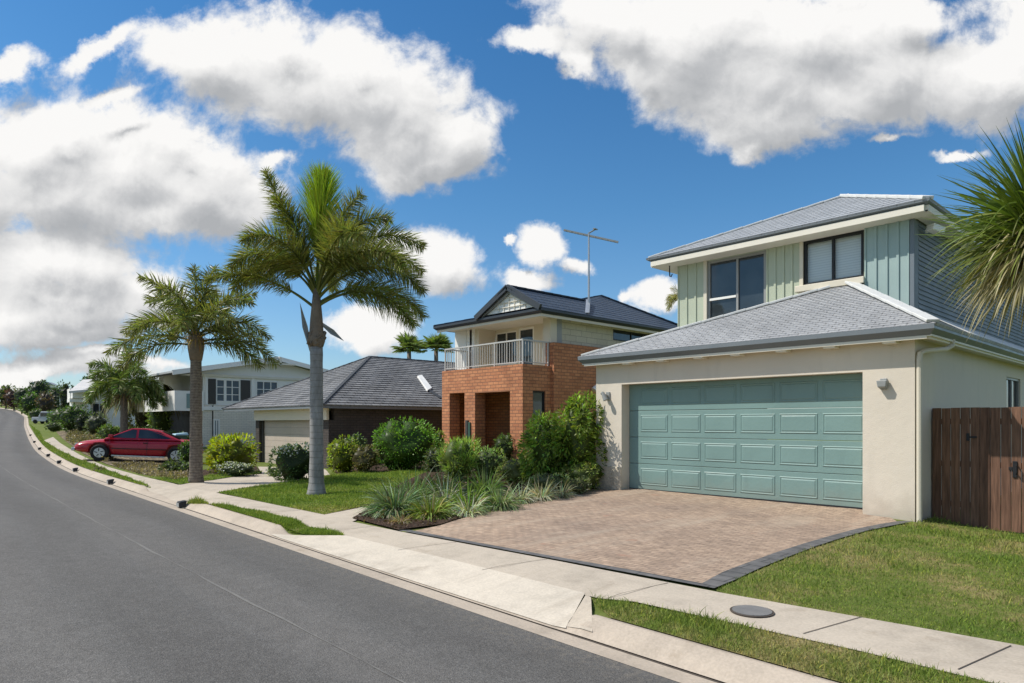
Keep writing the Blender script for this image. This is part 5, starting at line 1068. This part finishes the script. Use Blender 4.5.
T(395, 515, 60, 42, (.125, .175, .085), 'large blue green grass clump at the tip of the bed', 1200, .017, dead=(.2, .17, .12))
T(431, 518, 54, 34, (.15, .19, .035), 'spiky yellow green clump near the footpath', 380, .02, droop=.34, dead=(.22, .19, .1))
T(413, 507, 54, 44, (.1, .15, .05), 'dark green grass clump behind the spiky yellow green one', 880, .019)
T(446, 508, 42, 36, (.27, .3, .22), 'silvery grass clump left of the bright green spiky plant', 360, .018)
T(468, 511, 60, 36, (.13, .19, .03), 'bright green spiky plant in the middle of the bed', 420, .02, droop=.34)
T(468, 515, 60, 26, (.3, .32, .2), 'pale silver skirt of grass below the bright green spiky plant', 400, .018, droop=.5)
T(500, 509, 50, 34, (.15, .2, .09), 'grey green grass clump right of the bright green spiky plant', 480, .018, dead=(.3, .27, .2))
T(520, 503, 44, 26, (.27, .28, .18), 'silver tussock in the row along the drive', 384, .018, droop=.45)
T(541, 500, 44, 26, (.33, .32, .22), 'palest tussock along the drive, right of the silver one', 384, .018, droop=.45)
T(561, 497.5, 40, 22, (.22, .22, .14), 'small olive tussock nearest the tall leafy shrub', 336, .018, droop=.4)
T(485, 497, 48, 34, (.1, .155, .04), 'dark green clump in the second row of the bed', 720, .020)
T(442, 497, 54, 34, (.1, .15, .04), 'dark green clump at the back of the bed near the lawn', 720, .019)
T(401, 524, 30, 15, (.24, .19, .1), 'dry brown tuft at the mulch edge', 200, .01, dead=(.26, .2, .12))
T(91, 455, 12, 7, (.12, .1, .06), 'small dark tuft growing in the path edge below the car', 200, .02, name='grass_clump', grp='clumps on the gravel yard', d=27) if False else None
T(99.5, 470.5, 13, 6, (.12, .11, .06), 'small brownish weed clump on the path edge below the red car', 220, .02, grp='weeds at the path edge')
# ground cover on the bank round the car
def cover(poly, n, hgt, cols, lab, name='ground_cover', leaf=.1):
    a = np.array([p[:2] for p in poly]); lo, hi = a.min(0), a.max(0); x = RNG.uniform(lo[0], hi[0], n*4); y = RNG.uniform(lo[1], hi[1], n*4); k = inpoly(x, y, [tuple(p) for p in a]); x, y = x[k][:n], y[k][:n]; m = len(x)
    mound = np.clip(.5+.5*np.sin(x*1.7+np.sin(y*1.3))*np.sin(y*1.5+x*.4), .1, 1); P = np.stack([x, y, h(x, y)+mound*hgt*RNG.random(m)], 1)
    ci = (np.sin(x*.9+y*.5)+RNG.normal(0, .6, m) > 0).astype(int); c = np.array(cols)[ci]*RNG.uniform(.6, 1.4, (m, 1))
    V, Fq, C = leafquads(P, nrm(RNG.normal(size=(m, 3))+[0, 0, .7]), leaf*RNG.uniform(.6, 1.3, m), leaf*.6, c); o = np_mesh(name, V, Fq, MT['leaf'], C); tag(o, lab, 'ground cover', None, 'stuff'); return o
cover(GP((66,440),(80,451),(106,463),(118,455),(112,441),(90,430),(70,432)), 7000, .35, [(.22, .2, .09), (.34, .27, .16)], 'dry brownish ground cover on the bank left of the red car', leaf=.13)
cover(GP((112,466),(140,474),(176,481),(190,477),(186,468),(150,464)), 6000, .1, [(.3, .24, .15), (.42, .34, .23)], 'dry leaf litter and low plants in front of the red car', leaf=.08)
cover(GP((352,520),(398,530),(440,525),(520,500),(560,494),(597,489.5),(600,480),(520,466),(440,474),(400,486),(380,505)), 5000, .05, [(.09, .06, .04), (.16, .11, .07)], 'bark mulch chips in the bed beside the paved drive', 'mulch_chips', .07)
# ------------------------------------------------------------------ trees and shrubs up the hill
def tree(px, pybase, pytop, wpx, d, col, lab, name='leafy_tree', n=2600, leaf=.22, crown=.72, weep=False, grp=None, lobes=20):
    c = at(px, pybase, d); g = np.array([c[0], c[1], float(h(c[0], c[1]))]); zt = at(px, pytop, d)[2]; H = max(1.0, zt-g[2]); rx = wpx/F*d/2
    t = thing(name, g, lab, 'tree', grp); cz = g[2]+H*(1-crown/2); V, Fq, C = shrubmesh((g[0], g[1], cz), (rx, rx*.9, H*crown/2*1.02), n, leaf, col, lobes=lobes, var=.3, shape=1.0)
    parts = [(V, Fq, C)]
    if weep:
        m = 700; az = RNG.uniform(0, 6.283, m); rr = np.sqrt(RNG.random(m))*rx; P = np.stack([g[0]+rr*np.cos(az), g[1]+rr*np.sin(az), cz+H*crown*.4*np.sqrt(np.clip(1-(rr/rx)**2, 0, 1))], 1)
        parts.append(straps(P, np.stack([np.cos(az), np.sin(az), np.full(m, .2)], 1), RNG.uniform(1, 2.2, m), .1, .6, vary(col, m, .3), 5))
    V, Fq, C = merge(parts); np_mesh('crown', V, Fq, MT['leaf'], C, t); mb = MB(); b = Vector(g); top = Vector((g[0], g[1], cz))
    mb.tube([b-Vector((0,0,.15)), b+(top-b)*.5+Vector((.05,.03,0)), top], [.05*H**.7, .04*H**.7, .02*H**.7], 8)
    for k in range(5): a = k*1.26+RNG.random(); st = b+(top-b)*RNG.uniform(.45, .8); mb.tube([st, st+Vector((math.cos(a)*rx*.35, math.sin(a)*rx*.35, H*.15)), st+Vector((math.cos(a)*rx*.65, math.sin(a)*rx*.65, H*.3))], [.03*H**.6, .02*H**.6, .006], 5)
    mb.build('trunk', MT['wood'], t); return t
hg = 'trees along the far hilltop'
tree(146, 436, 377, 40, 43, (.12, .12, .055), 'weeping olive brown tree between the short palm and the white balcony', n=4200, leaf=.2, crown=.95, weep=True)
tree(160, 432, 398, 26, 40.5, (.11, .16, .04), 'bushy green tree under the white balcony behind the red car', n=1500, leaf=.16, crown=.95)
tree(40, 406, 379, 22, 120, (.045, .07, .03), 'round dark tree highest on the hilltop skyline', n=1500, leaf=.4, crown=.85, grp=hg)
tree(24, 405, 386, 22, 128, (.06, .095, .03), 'mid green hill tree below the curved roof house', n=1300, leaf=.4, crown=.92, grp=hg)
tree(6, 402, 384, 20, 140, (.075, .1, .03), 'green hill tree at the left picture edge', n=1300, leaf=.42, crown=.9, grp=hg)
tree(14, 403, 390, 22, 132, (.09, .05, .04), 'reddish leaved hill shrub tree near the left edge', n=1200, leaf=.38, crown=.92, grp=hg)
tree(31, 408, 392, 22, 105, (.06, .1, .025), 'light green rounded bush tree left of the parked van', n=1300, leaf=.32, crown=.95, grp=hg)
tree(56, 408, 386, 16, 110, (.04, .06, .03), 'small dark tree right of the round hilltop tree', n=1100, leaf=.36, crown=.88, grp=hg)
tree(66, 412, 381, 15, 92, (.035, .05, .025), 'dark narrow tree just left of the white house roof', n=1200, leaf=.32, crown=.9, grp=hg)
tree(46, 409, 392, 18, 101, (.085, .065, .045), 'brownish bush tree directly behind the parked van', n=900, leaf=.3, crown=.92, grp=hg)
tree(92, 408, 372, 24, 80, (.055, .08, .03), 'green tree rising behind the white house roof', n=1500, leaf=.3, crown=.8, grp=hg)
S(62, 421, 26, 22, (.06, .1, .025), 'green shrub on the verge side of the parked van', 1500, .16, d=62, lobes=16)
S(75, 427, 34, 28, (.05, .085, .02), 'big green shrub mass left of the white house post', 2400, .16, d=54, lobes=22)
S(84, 428, 20, 22, (.025, .035, .018), 'very dark shrub beside the white house post', 1200, .15, d=50)
S(69, 419, 22, 20, (.07, .1, .03), 'olive shrub behind the green verge shrubs on the hill', 1200, .18, d=66)
S(58, 413, 20, 16, (.05, .085, .03), 'dark green shrub hiding the right end of the grey van', 1000, .2, d=72)
S(36, 411, 16, 12, (.075, .11, .03), 'green shrub at the left end of the grey van', 800, .2, d=92)
S(54, 427, 18, 10, (.07, .1, .03), 'low shrub nearest the far grass verge', 700, .14, d=58)
S(97, 432, 26, 24, (.09, .11, .05), 'yellowish strappy shrub in front of the white house wall', 1400, .16, d=46, wid=.2)
S(110, 431, 26, 18, (.08, .12, .03), 'mid green shrub behind the bonnet of the red car', 1200, .14, d=40)
S(134, 434, 30, 18, (.1, .13, .035), 'light green shrub just behind the red car roof', 1200, .13, d=38)
S(148, 434, 30, 20, (.07, .11, .03), 'green shrub behind the rear window of the red car', 1200, .13, d=37)
S(168, 431, 26, 16, (.09, .13, .04), 'spiky green shrub under the white balcony', 1000, .14, d=37, wid=.2, updir=.7)
S(182, 436, 14, 18, (.06, .1, .03), 'green shrub right of the pale blue bin', 700, .12, d=35.5)
# ================================================================== VEHICLES
def make_car():
    t = thing('parked_car', (0, 0, 0), 'dark red coupe parked nose to the street on the sloping yard', 'car')
    # stations: x, half width, sill, belt/hood height
    st = [(-2.28,.62,.5,.74),(-2.2,.76,.34,.86),(-1.9,.83,.26,.93),(-1.35,.87,.22,.93),(-.7,.875,.2,.9),(0,.88,.2,.87),(.6,.88,.2,.86),(1.1,.87,.22,.83),(1.6,.85,.24,.78),(2.0,.8,.28,.71),(2.2,.72,.32,.62),(2.27,.6,.38,.52)]
    mb = MB(); secs = []
    for x, w, b, tp in st:
        hs_ = [(0,b),(w*.85,b),(w*.97,b+.1),(w*1.0,b+(tp-b)*.5),(w*.97,b+(tp-b)*.78),(w*.88,tp-.02),(w*.6,tp+.02),(0,tp+.035)]
        ring = hs_+[(-a, z) for a, z in hs_[-2:0:-1]]; secs.append([(x, a, z) for a, z in ring])
    m = len(secs[0]); vs = [v for s_ in secs for v in s_]; n = len(secs)
    mb.add(vs, [(i*m+j, i*m+(j+1) % m, (i+1)*m+(j+1) % m, (i+1)*m+j) for i in range(n-1) for j in range(m)]+[tuple(range(m)), tuple((n-1)*m+j for j in range(m))])
    body = mb.build('body', MT['carpaint'], t, smooth=True, sub=1)
    # wheel arches cut from the body, then the cutter is thrown away
    mb = MB()
    for x in (-1.36, 1.34):
        for s in (-1, 1): mb.tube([(x, s*.55, .33), (x, s*1.1, .33)], .39, 24)
    cut = mb.build('cutter', MT['black']); bo = body.modifiers.new('arches', 'BOOLEAN'); bo.object = cut; bo.operation = 'DIFFERENCE'; bo.solver = 'EXACT'
    dg = bpy.context.evaluated_depsgraph_get(); me = bpy.data.meshes.new_from_object(body.evaluated_get(dg)); body.modifiers.clear(); body.data = me
    bpy.data.objects.remove(cut); me.materials.clear(); me.materials.append(MT['carpaint'])
    # cabin: solid red shell with glazing laid on it
    bw, tw = .79, .56; side = [(-1.5,.92),(-.72,1.27),(-.2,1.335),(.3,1.32),(1.26,.84)]
    L = [(x, (bw if i in (0, 4) else tw+.03), z) for i, (x, z) in enumerate(side)]
    mb = MB(); 
    P_ = [(x, y, z) for x, y, z in L]; Q_ = [(x, -y, z) for x, y, z in L]
    mb.add(P_+Q_, [(0,1,6,5),(1,2,7,6),(2,3,8,7),(3,4,9,8)]+[(0,1,2,3,4)[::-1],(5,6,7,8,9)]); cab = mb.build('cabin', MT['carpaint'], t, .02)
    def glass(name, pts, off):
        mb = MB(); o_ = Vector(off); mb.poly([Vector(p)+o_ for p in pts]); mb.build(name, MT['glass'], cab, fix=False)
    ip = lambda a, b, k: tuple(a[i]+(b[i]-a[i])*k for i in range(3))
    glass('windscreen', [ip(L[3], L[4], .06)[:1]+(.55,)+ip(L[3], L[4], .06)[2:], ip(L[3], L[4], .94)[:1]+(.72,)+ip(L[3], L[4], .94)[2:], ip(L[3], L[4], .94)[:1]+(-.72,)+ip(L[3], L[4], .94)[2:], ip(L[3], L[4], .06)[:1]+(-.55,)+ip(L[3], L[4], .06)[2:]], (.012, 0, .016))
    glass('rear_window', [ip(L[0], L[1], .12)[:1]+(.68,)+ip(L[0], L[1], .12)[2:], ip(L[0], L[1], .94)[:1]+(.54,)+ip(L[0], L[1], .94)[2:], ip(L[0], L[1], .94)[:1]+(-.54,)+ip(L[0], L[1], .94)[2:], ip(L[0], L[1], .12)[:1]+(-.68,)+ip(L[0], L[1], .12)[2:]], (-.012, 0, .016))
    for s in (-1, 1):
        yb = lambda z: s*(bw-(bw-tw-.03)*(z-.89)/(.42))
        for nm, pts in (('side_window', [(1.06,.92),(.12,.94),(.12,1.275),(.27,1.275)]), ('quarter_window', [(.04,.94),(-1.16,.96),(-.74,1.2),(-.28,1.285),(.04,1.285)])):
            mb = MB(); mb.poly([(x, yb(z)+s*.012, z) for x, z in pts]); mb.build(nm, MT['glass'], cab, fix=False)
    for x in (-1.36, 1.34):
        for s in (-1, 1):
            mb = MB(); r_ = .315; w_ = s*.1; y_ = s*.79
            mb.tube([(x, y_-w_, .315), (x, y_-w_*.8, .315), (x, y_+w_*.8, .315), (x, y_+w_, .315)], [r_*.93, r_, r_, r_*.92], 28); wh = mb.build('wheel', MT['tyre'], t, smooth=False)
            mb = MB(); mb.tube([(x, y_+w_*.9, .315), (x, y_+w_*1.06, .315)], [.2, .19], 24); rim = mb.build('rim', MT['chrome'], wh)
            mb = MB()
            for k in range(5): a = k*1.2566; mb.bar((x+math.cos(a)*.06, y_+w_*1.09, .315+math.sin(a)*.06), (x+math.cos(a+.2)*.17, y_+w_*1.09, .315+math.sin(a+.2)*.17), .03, .02, (0, 1, 0))
            mb.build('hub_slots', MT['black'], wh)
    for s in (-1, 1):
        mb = MB(); mb.box(2.14, 2.235, s*.44-.16, s*.44+.16, .54, .64); mb.build('headlight', MT['lamp'], t, .02)
        mb = MB(); mb.box(-2.27, -2.18, s*.52-.15, s*.52+.15, .68, .8); mb.build('tail_light', MT['redlamp'], t, .02)
        mb = MB(); mb.box(.9, 1.05, s*.86-.06, s*.86+.1*s+.06, .93, 1.04); mb.build('mirror', MT['carpaint'], t, .02)
        mb = MB(); mb.box(-.32, -.15, s*.868-.012, s*.868+.012, .74, .775); mb.build('door_handle', MT['black'], t, .005)
        mb = MB(); mb.box(-.95, .92, s*.85-.02, s*.85+.02, .19, .245); mb.build('sill_strip', MT['chrome'], t, .005)
    mb = MB(); mb.box(2.2, 2.33, -.68, .68, .34, .47); mb.build('bumper', MT['chrome'], t, .03)
    mb = MB(); mb.box(-2.34, -2.22, -.68, .68, .4, .56); mb.build('bumper', MT['carpaint'], t, .03)
    for s in (-1, 1):
        for x in (1.02, -.3):
            mb = MB(); mb.tube([(x-.02, s*.868, .27), (x, s*.884, .5), (x, s*.868, .7), (x, s*.8, .86)], .007, 4); mb.build('door_gap', MT['black'], t)
        mb = MB(); mb.bar((.96, s*.892, .5), (-1.0, s*.892, .52), .02, .03); mb.build('side_moulding', MT['black'], t)
    for x in (2.338, -2.348): mb = MB(); mb.box(x-.006, x+.006, -.2, .2, .4, .5); mb.build('number_plate', MT['white'], t)
    mb = MB(); mb.box(2.22, 2.29, -.34, .34, .5, .56); mb.build('grille', MT['black'], t, .01)
    return t
car = make_car()
gf, df = G(111, 462.5); gr_, dr_ = G(166, 458.5)
hd = Vector((-.36, -.93, 0)).normalized(); mid = Vector((gf+gr_)/2); 
mid.z = float(h(mid.x, mid.y))
a = Vector((mid.x, mid.y, 0))+hd*1.35; b_ = Vector((mid.x, mid.y, 0))-hd*1.35; za, zb = float(h(a.x, a.y)), float(h(b_.x, b_.y))
hd3 = Vector((hd.x*2.7, hd.y*2.7, za-zb)).normalized(); yv = Vector((0, 0, 1)).cross(hd3).normalized(); zv = hd3.cross(yv)
car.matrix_world = Matrix(((hd3.x, yv.x, zv.x, mid.x), (hd3.y, yv.y, zv.y, mid.y), (hd3.z, yv.z, zv.z, (za+zb)/2+.012), (0, 0, 0, 1)))
# wheelie bin behind the car
p = at(180, 450, 32.5); p = Vector((p[0], p[1], float(h(p[0], p[1])))); t = thing('wheelie_bin', p, 'bin with pale blue lid standing behind the tail of the red car', 'bin')
mb = MB(); a = .27; mb.add([(p.x-a*.8,p.y-a*.8,p.z+.06),(p.x+a*.8,p.y-a*.8,p.z+.06),(p.x+a*.8,p.y+a*.8,p.z+.06),(p.x-a*.8,p.y+a*.8,p.z+.06),(p.x-a,p.y-a,p.z+.95),(p.x+a,p.y-a,p.z+.95),(p.x+a,p.y+a,p.z+.95),(p.x-a,p.y+a,p.z+.95)], [(0,3,2,1),(4,5,6,7),(0,1,5,4),(1,2,6,5),(2,3,7,6),(3,0,4,7)]); mb.build('bin_body', MT['binbody'], t, .02)
mb = MB(); mb.add([(p.x-a-.04,p.y-a-.04,p.z+.955),(p.x+a+.04,p.y-a-.04,p.z+.955),(p.x+a+.04,p.y+a+.04,p.z+.955),(p.x-a-.04,p.y+a+.04,p.z+.955),(p.x-a,p.y-a,p.z+1.03),(p.x+a,p.y-a,p.z+1.03),(p.x+a,p.y+a,p.z+1.08),(p.x-a,p.y+a,p.z+1.08)], [(0,3,2,1),(4,5,6,7),(0,1,5,4),(1,2,6,5),(2,3,7,6),(3,0,4,7)]); mb.build('lid', MT['paleblue'], t, .02)
for s in (-1, 1): mb = MB(); mb.tube([(p.x+s*.2,p.y+.26,p.z+.1),(p.x+s*.26,p.y+.26,p.z+.1)], .1, 14); mb.build('wheel', MT['tyre'], t)
# far van on the hill road edge
p = at(47, 413, 84); z0 = float(h(p[0], p[1])); t = thing('parked_van', (p[0], p[1], z0), 'small grey van parked among shrubs on the hill verge', 'van')
def vbox(mb, x0, x1, y0, y1, z0_, z1, sl=0): mb.add([(x0,y0,z0_),(x1,y0,z0_),(x1,y1,z0_),(x0,y1,z0_),(x0,y0+.06,z1),(x1-sl,y0+.06,z1),(x1-sl,y1-.06,z1),(x0,y1-.06,z1)], [(0,3,2,1),(4,5,6,7),(0,1,5,4),(1,2,6,5),(2,3,7,6),(3,0,4,7)])
t.location = (0, 0, 0)
mb = MB(); vbox(mb, -1.2, 1.9, -.85, .85, .35, 1.05); vbox(mb, -1.2, .9, -.82, .82, 1.05, 1.95, .45); mb.build('body', MT['vanpaint'], t, .06)
for s in (-1, 1):
    mb = MB(); mb.box(-1.0, -.1, s*.8-.02, s*.8+.03, 1.15, 1.7); mb.box(-.03, .5, s*.8-.02, s*.8+.03, 1.15, 1.7); mb.build('side_window', MT['glass'], t)
    for x in (-.7, 1.3): mb = MB(); mb.tube([(x, s*.72, .33), (x, s*.9, .33)], .33, 18); mb.build('wheel', MT['tyre'], t)
mb = MB(); mb.add([(.93,-.7,1.12),(.93,.7,1.12),(.56,.66,1.85),(.56,-.66,1.85)], [(0, 1, 2, 3)]); mb.build('windscreen', MT['glass'], t, fix=False)
for s in (-1, 1): mb = MB(); mb.box(1.86, 1.93, s*.6-.14, s*.6+.14, .7, .86); mb.build('headlight', MT['lamp'], t)
t.location = (p[0], p[1], z0); t.rotation_euler = (0, 0, math.atan2(-.73, -.68)); t.scale = (.78, .78, .78)
# ================================================================== CAMERA, SUN, SKY
cam = bpy.data.cameras.new('camera'); co = bpy.data.objects.new('camera', cam); COL.objects.link(co); SC.camera = co
cam.sensor_fit = 'HORIZONTAL'; cam.sensor_width = 36; cam.lens = 36*F/1024; cam.shift_y = (HZ-341.5)/1024; cam.clip_end = 3000
co.location = (0, 0, EYE); co.rotation_euler = (R(90), 0, TH)
Ld = Vector((.93, 1, -1.75)).normalized(); sun = bpy.data.lights.new('sun', 'SUN'); so = bpy.data.objects.new('sun', sun); COL.objects.link(so)
sun.energy = 4.7; sun.angle = R(.55); sun.color = (1, .95, .87); so.rotation_euler = Ld.to_track_quat('-Z', 'Y').to_euler(); so.location = (-20, -20, 40)
W = bpy.data.worlds.new('World'); SC.world = W; W.use_nodes = True; s = NT(W.node_tree); W.node_tree.nodes.clear()
sky = s.n('ShaderNodeTexSky'); sky.sky_type = 'NISHITA'; sky.sun_disc = False; sky.sun_elevation = math.asin(-Ld.z); sky.sun_rotation = math.atan2(-Ld.x, -Ld.y); sky.air_density = 1.0; sky.dust_density = .6; sky.ozone_density = 2.2
dirv = s.n('ShaderNodeTexCoord').outputs['Generated']
# clouds live on a dome: gnomonic coordinates about a fixed compass heading
cl = [(100,48,40,15,-30),(205,58,80,42,0),(300,78,110,62,10),(360,80,80,50,15),(410,130,60,48,0),(390,100,92,56,15),(445,138,55,45,0),(428,168,52,24,0),(270,40,60,26,0),(350,55,50,25,0),
      (14,62,44,18,-25),(108,101,46,10,-12),(30,150,95,55,0),(120,165,85,60,0),(190,170,70,45,0),(60,190,110,55,0),(205,190,75,50,0),(235,205,55,38,0),(272,158,24,14,0),(50,124,46,22,0),(170,135,55,26,10),
      (50,262,115,40,0),(150,278,46,24,10),(20,320,110,30,0),(90,330,70,16,0),(30,368,140,15,0),(160,315,40,10,0),(-60,200,90,120,0),(150,208,95,24,0),(60,296,120,24,0),(110,355,80,8,0),
      (437,265,52,34,15),(392,250,40,22,0),(378,330,54,24,0),(545,244,26,22,20),(572,264,20,12,20),(528,279,36,17,10),(514,237,8,6,0),(652,299,36,18,0),(620,301,8,7,0),
      (615,22,80,36,15),(700,25,120,50,0),(800,30,140,60,0),(830,95,80,40,0),(690,45,100,56,0),(760,70,120,66,0),(770,112,80,44,0),(880,70,110,58,0),(990,78,90,46,0),(1060,50,80,70,0),(905,22,60,26,0),(640,62,36,22,20),(528,43,42,15,10),(574,62,22,16,30),(890,143,20,6,-8),(952,153,34,8,-14),(745,148,26,12,0)]
grp = bpy.data.node_groups.new('cloud_cover', 'ShaderNodeTree'); grp.interface.new_socket('UV', in_out='INPUT', socket_type='NodeSocketVector'); grp.interface.new_socket('Fac', in_out='OUTPUT', socket_type='NodeSocketFloat')
q = NT(grp); gi = q.n('NodeGroupInput'); go = q.n('NodeGroupOutput'); uvw = gi.outputs[0]
wn = q.n('ShaderNodeTexNoise', {'Vector': uvw, 'Scale': 6., 'Detail': 7., 'Roughness': .62}).outputs['Color']
wv = q.vm('ADD', uvw, q.vm('MULTIPLY', q.vm('SUBTRACT', wn, (.5, .5, .5)), (.12, .1, 0)))
cur = None
for cx, cy, rx, ry, ro in cl:
    wi = wv
    if cur is not None: wi = q.n('ShaderNodeVectorMath', {0: cur, 1: (1e-7, 0, 0), 2: wv}, operation='MULTIPLY_ADD').outputs[0]   # keeps the node chain sequential
    mp = q.n('ShaderNodeMapping', {'Vector': wi, 'Location': ((cx-512)/F, -(cy-HZ)/F, 0), 'Rotation': (0, 0, R(-ro)), 'Scale': (rx*1.06/F, ry*1.08/F, 1)}); mp.vector_type = 'TEXTURE'
    ln = q.vm('LENGTH', mp.outputs[0])
    if rx*ry < 1500: ln = q.m('ADD', ln, .24 if rx*ry < 520 else .1)
    if cur is None: cur = ln
    else:
        nd = q.t.nodes.new('ShaderNodeMath'); nd.operation = 'SMOOTH_MIN'; q.set(nd.inputs[0], cur); q.set(nd.inputs[1], ln); nd.inputs[2].default_value = .5; cur = nd.outputs[0]
q.t.links.new(q.m('MAXIMUM', q.m('SUBTRACT', 1.12, cur), -.7), go.inputs[0])
rr = s.vm('DOT_PRODUCT', dirv, tuple(RIGHT)); ff = s.m('MAXIMUM', s.m('ABSOLUTE', s.vm('DOT_PRODUCT', dirv, tuple(FWD))), .05); zz = s.n('ShaderNodeSeparateXYZ', {0: dirv}).outputs[2]
uv0 = s.n('ShaderNodeCombineXYZ', {0: s.m('DIVIDE', rr, ff), 1: s.m('DIVIDE', zz, ff), 2: 0.}).outputs[0]
def cover_at(v):
    g_ = s.t.nodes.new('ShaderNodeGroup'); g_.node_tree = grp; s.set(g_.inputs[0], v); return g_.outputs[0]
e0 = cover_at(uv0); e1 = cover_at(s.vm('ADD', uv0, (-.028, .05, 0)))
fb = s.n('ShaderNodeTexNoise', {'Vector': uv0, 'Scale': 10., 'Detail': 9., 'Roughness': .63, 'Distortion': .2}).outputs[0]
fs = s.n('ShaderNodeTexNoise', {'Vector': s.vm('ADD', uv0, (-.006, .011, 0)), 'Scale': 10., 'Detail': 5., 'Roughness': .55, 'Distortion': .25}).outputs[0]
f0 = s.m('ADD', e0, s.m('ADD', s.m('MULTIPLY', s.m('SUBTRACT', fb, .5), 1.75), s.m('MULTIPLY', s.m('SUBTRACT', s.noise(uv0, 3.2, 3, .5), .5), .5)))
far = s.m('ADD', s.mr(s.m('ABSOLUTE', s.n('ShaderNodeSeparateXYZ', {0: uv0}).outputs[0]), .95, 1.4), s.mr(s.n('ShaderNodeSeparateXYZ', {0: uv0}).outputs[1], .8, 1.2), clamp=True)
bank = s.m('MULTIPLY', far, s.mr(s.noise(dirv, 2.1, 6, .6), .47, .6))  # unseen clouds outside the view, added to make the ambient light less blue
alpha = s.m('MAXIMUM', s.mr(f0, -.02, .46), bank)
dE = s.m('MINIMUM', s.m('MAXIMUM', s.m('SUBTRACT', e0, e1), -.5), .5)
thick = s.mr(s.m('ADD', e1, s.m('MULTIPLY', s.m('SUBTRACT', fb, .5), .7)), .2, 1.15)
lum = s.m('ADD', .76, s.m('SUBTRACT', s.m('ADD', s.m('MULTIPLY', dE, .75), s.m('MULTIPLY', s.m('SUBTRACT', fb, fs), 1.25)), s.m('MULTIPLY', thick, .38)))
ccol = s.ramp(lum, [(.0, (.45, .465, .485)), (.3, (.57, .58, .595)), (.62, (.8, .8, .8)), (1., (1., .99, .975))])
skc = s.mix(1, sky.outputs[0], s.ramp(zz, [(.0, (.8, .88, 1.0)), (.1, (.66, .86, 1.0)), (.3, (.45, .81, 1.0)), (.6, (.28, .71, 1.0))]), 'MULTIPLY')
skc = s.vm('MULTIPLY', skc, (1.32, 1.32, 1.32))
K = .1
cld = s.vm('MULTIPLY', ccol, (.96/K, .96/K, .96/K))
mixd = s.mix(s.m('MULTIPLY', alpha, s.mr(zz, -.02, .03)), skc, cld)
bg = s.n('ShaderNodeBackground', {'Color': mixd, 'Strength': K}); wo = s.n('ShaderNodeOutputWorld'); s.t.links.new(bg.outputs[0], wo.inputs[0])
W.cycles.sampling_method = 'MANUAL'; W.cycles.sample_map_resolution = 512
SC.view_settings.view_transform = 'Standard'; SC.view_settings.look = 'None'; SC.view_settings.exposure = 0; SC.view_settings.gamma = 1
SC.cycles.max_bounces = 6; SC.cycles.diffuse_bounces = 4; SC.cycles.glossy_bounces = 3; SC.cycles.transmission_bounces = 3; SC.cycles.transparent_max_bounces = 6
SC.cycles.sample_clamp_indirect = 4; SC.cycles.use_denoising = True
